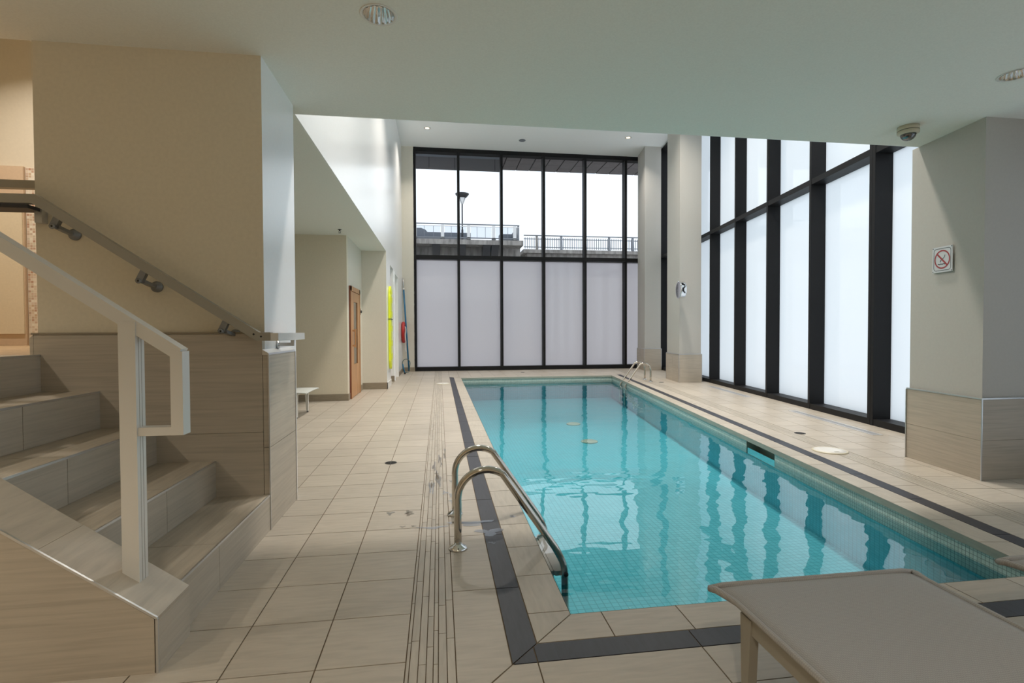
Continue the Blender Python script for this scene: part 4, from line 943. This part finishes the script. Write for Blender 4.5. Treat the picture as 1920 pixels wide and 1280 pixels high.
# ================================================================== outside, seen through the far window
ob = MB()
br = thing('footbridge', 'concrete elevated walkway with glass railing outside the far window, left', 'bridge', (2.0, 30, 6.0)); BRL = (2.0, 30, 6.0)
g = MB(); g.box((-14, 30, 6.30), (4.95, 36, 6.58), 'concrete_l'); g.build('deck_slab', br, loc=BRL)
g = MB(); g.box((-14, 31.2, -1.0), (4.95, 35, 6.30), 'concrete'); g.build('abutment', br, loc=BRL)
for x in (-12.5, -10.9, -9.2, -7.6, -6, -4.3, -2.7, -1.1, 0.4, 1.85, 3.3):
    x = x+0.95 if x < 3 else x
    g = MB(); T_ = lambda p, x=x: (x+p[2], 30.05+p[0], p[1]); g.prism([(0.0, 6.30), (1.2, 6.30), (1.2, 5.2), (0.75, 5.35)], -0.22, 0.22, 'steel_d', T=T_); g.build('bracket', br, loc=BRL)
gl = thing('glass_railing', 'glass panel railing with white posts on the left walkway', 'railing', (2.0, 30.1, 6.58)); GLL = (2.0, 30.1, 6.58)
xs_ = [4.45, 3.2, 1.73, 0.22, -1.35, -2.9, -4.45, -6.0, -7.5, -9, -10.5, -12, -13.5]
for x in xs_:
    g = MB(); g.box((x-0.09, 30.05, 6.58), (x+0.09, 30.13, 7.42), 'ext_white'); g.box((x-0.12, 30.03, 6.58), (x+0.12, 30.15, 6.64), 'steel_d'); g.build('post', gl, loc=GLL)
g = MB(); g.box((-13.6, 30.04, 7.45), (4.72, 30.14, 7.50), 'ext_metal'); g.box((-13.6, 30.07, 7.34), (4.72, 30.11, 7.37), 'ext_white'); g.box((-13.6, 30.05, 6.66), (4.72, 30.13, 6.72), 'ext_metal'); g.build('top_rail', gl, loc=GLL)
for a, b in zip(xs_[1:], xs_[:-1]):
    g = MB(); g.box((a+0.12, 30.085, 6.73), (b-0.12, 30.095, 7.34), 'rail_glass')
    for k in (1, 2): c_ = a+(b-a)*k/3; g.box((c_-0.012, 30.08, 6.72), (c_+0.012, 30.10, 7.34), 'ext_metal')
    g.build('glass_panel', gl, loc=GLL)
g = MB(); g.box((4.66, 30.1, 6.58), (4.72, 35.9, 7.50), 'ext_metal'); g.build('end_panel', gl, loc=GLL)
for (x0, x1, z1, l) in ((-13, 1.95, 7.22, 'long grey planter wall behind the glass railing'), (3.75, 4.55, 7.2, 'short grey planter block at the end of the walkway')):
    g = MB(); g.box((x0, 31.6, 6.58), (x1, 32.4, z1+0.05), 'ext_metal', bev=0.03); g.build('planter', None, None, l, 'planter')
g = MB(); g.box((-6, 36.3, -1.0), (-0.4, 38.9, 6.6), 'concrete_l'); g.prism_xz([(-6, 6.6), (-0.36, 6.6), (-0.36, 7.6), (-0.9, 8.3), (-1.2, 8.42), (-6, 8.42)], 36.2, 39, 'ext_metal')
g.build('distant_building', None, None, 'small grey distant building behind the left end of the walkway', 'building')
sl_ = thing('street_lamp', 'slim dark street lamp standing behind the walkway', 'street lamp', (1.42, 31.3, 6.58)); SLL = (1.42, 31.3, 6.58)
g = MB(); g.tube([(1.42, 31.3, 6.58), (1.42, 31.3, 7.4)], 0.06, 'steel_d', n=10); g.tube([(1.42, 31.3, 7.4), (1.42, 31.3, 8.95)], 0.04, 'steel_d', n=10); g.build('pole', sl_, loc=SLL)
g = MB(); g.lathe([(0.05, 8.93), (0.08, 8.98), (0.22, 9.30)], (1.42, 31.3, 0), 'ext_white', n=16)
for k in range(4): a = PI/4+k*PI/2; g.tube([(1.42+0.06*math.cos(a), 31.3+0.06*math.sin(a), 8.97), (1.42+0.26*math.cos(a), 31.3+0.26*math.sin(a), 9.36)], 0.014, 'steel_d', n=6)
g.build('lamp_glass', sl_, loc=SLL)
g = MB(); g.lathe([(0.22, 9.30), (0.40, 9.50), (0.42, 9.56), (0.10, 9.62), (0, 9.62)], (1.42, 31.3, 0), 'steel_d', n=18); g.build('lamp_cap', sl_, loc=SLL)

b2 = thing('overpass', 'pale concrete overpass outside the far window, right', 'bridge', (10, 34, 5.5)); B2L = (10, 34, 5.5)
sc = 34/30; z6 = lambda z: 1.25+(z-1.25)*sc
g = MB(); g.box((5.62, 34, z6(5.88)), (34, 40, z6(6.09)), 'concrete_l'); g.build('parapet', b2, loc=B2L)
g = MB(); g.box((5.9, 34.3, -1), (34, 39.5, z6(5.88)), 'concrete_l'); g.build('abutment', b2, loc=B2L)
rl = thing('bar_railing', 'grey railing of thin upright bars on the right overpass', 'railing', (10, 34.1, z6(6.09))); RLL = (10, 34.1, z6(6.09))
zb, zt_ = z6(6.09), z6(6.92)
for k in range(17):
    x = 6.55+k*1.69
    g = MB(); T_ = lambda p, x=x: (x+p[2], 34.1+p[0], p[1]); g.prism([(-0.12, zb), (0.10, zb), (0.08, zt_), (0.0, zt_)], -0.07, 0.07, 'concrete_l' if k == 0 else 'ext_metal', T=T_); g.build('post', rl, loc=RLL)
g = MB(); g.tube([(5.65, 34.1, zt_), (33.6, 34.1, zt_)], 0.035, 'ext_metal', n=8); g.box((5.65, 34.08, zt_-0.26), (33.6, 34.12, zt_-0.21), 'ext_metal'); g.box((5.65, 34.08, zb+0.14), (33.6, 34.12, zb+0.19), 'ext_metal')
x = 5.75
while x < 33.5: g.box((x-0.022, 34.09, zb+0.05), (x+0.022, 34.11, zt_-0.13), 'ext_metal'); x += 0.155
g.build('bars', rl, loc=RLL)
# canopy of the building above the far window
cn = thing('canopy', 'grey panelled roof overhang outside the top of the far window', 'canopy', (4, 19, 7.8), kind='structure'); CNL = (4, 19, 7.8)
g = MB(); g.box((-6, YF+0.25, 7.82), (14, 20.85, 8.2), 'soffit_gap'); g.build('canopy_slab', cn, loc=CNL)
g = MB(); i = 0
sh = 0.45
for i in range(0, 38):
    for j in range(0, 6):
        x0, y0 = -6.4+i*0.56, YF+0.35+j*0.75+(i % 2)*0.37
        q = [(x0+0.02, y0+0.02), (x0+0.54, y0+0.01), (x0+0.54, y0+0.74), (x0+0.02, y0+0.74)]
        for a, b in (((-6, YF+0.26), (14, YF+0.26)), ((14, YF+0.26), (14, 20.8)), ((14, 20.8), (-6, 20.8)), ((-6, 20.8), (-6, YF+0.26))):
            q = clip(q, a, b)
            if len(q) < 3: break
        if len(q) >= 3: g.prism(q, 7.79, 7.819, 'soffit')
g.build('soffit_panels', cn, loc=CNL)
g = MB(); g.box((-6, 19.3, 7.27), (2.35, 19.42, 7.79), 'fascia')
for x in (-1.9, -0.35, 0.6, 2.1): g.box((x, 19.296, 7.27), (x+0.02, 19.3, 7.79), 'soffit_gap')
g.box((-6, 19.28, 7.70), (2.4, 19.3, 7.79), 'ext_metal'); g.build('fascia', cn, loc=CNL)
gd = MB(); gd.box((-60, YF+0.3, -1.2), (60, 120, -1.0), 'concrete_l'); gd.build('ground', kind='structure', label='pale concrete ground outside the windows', cat='ground')
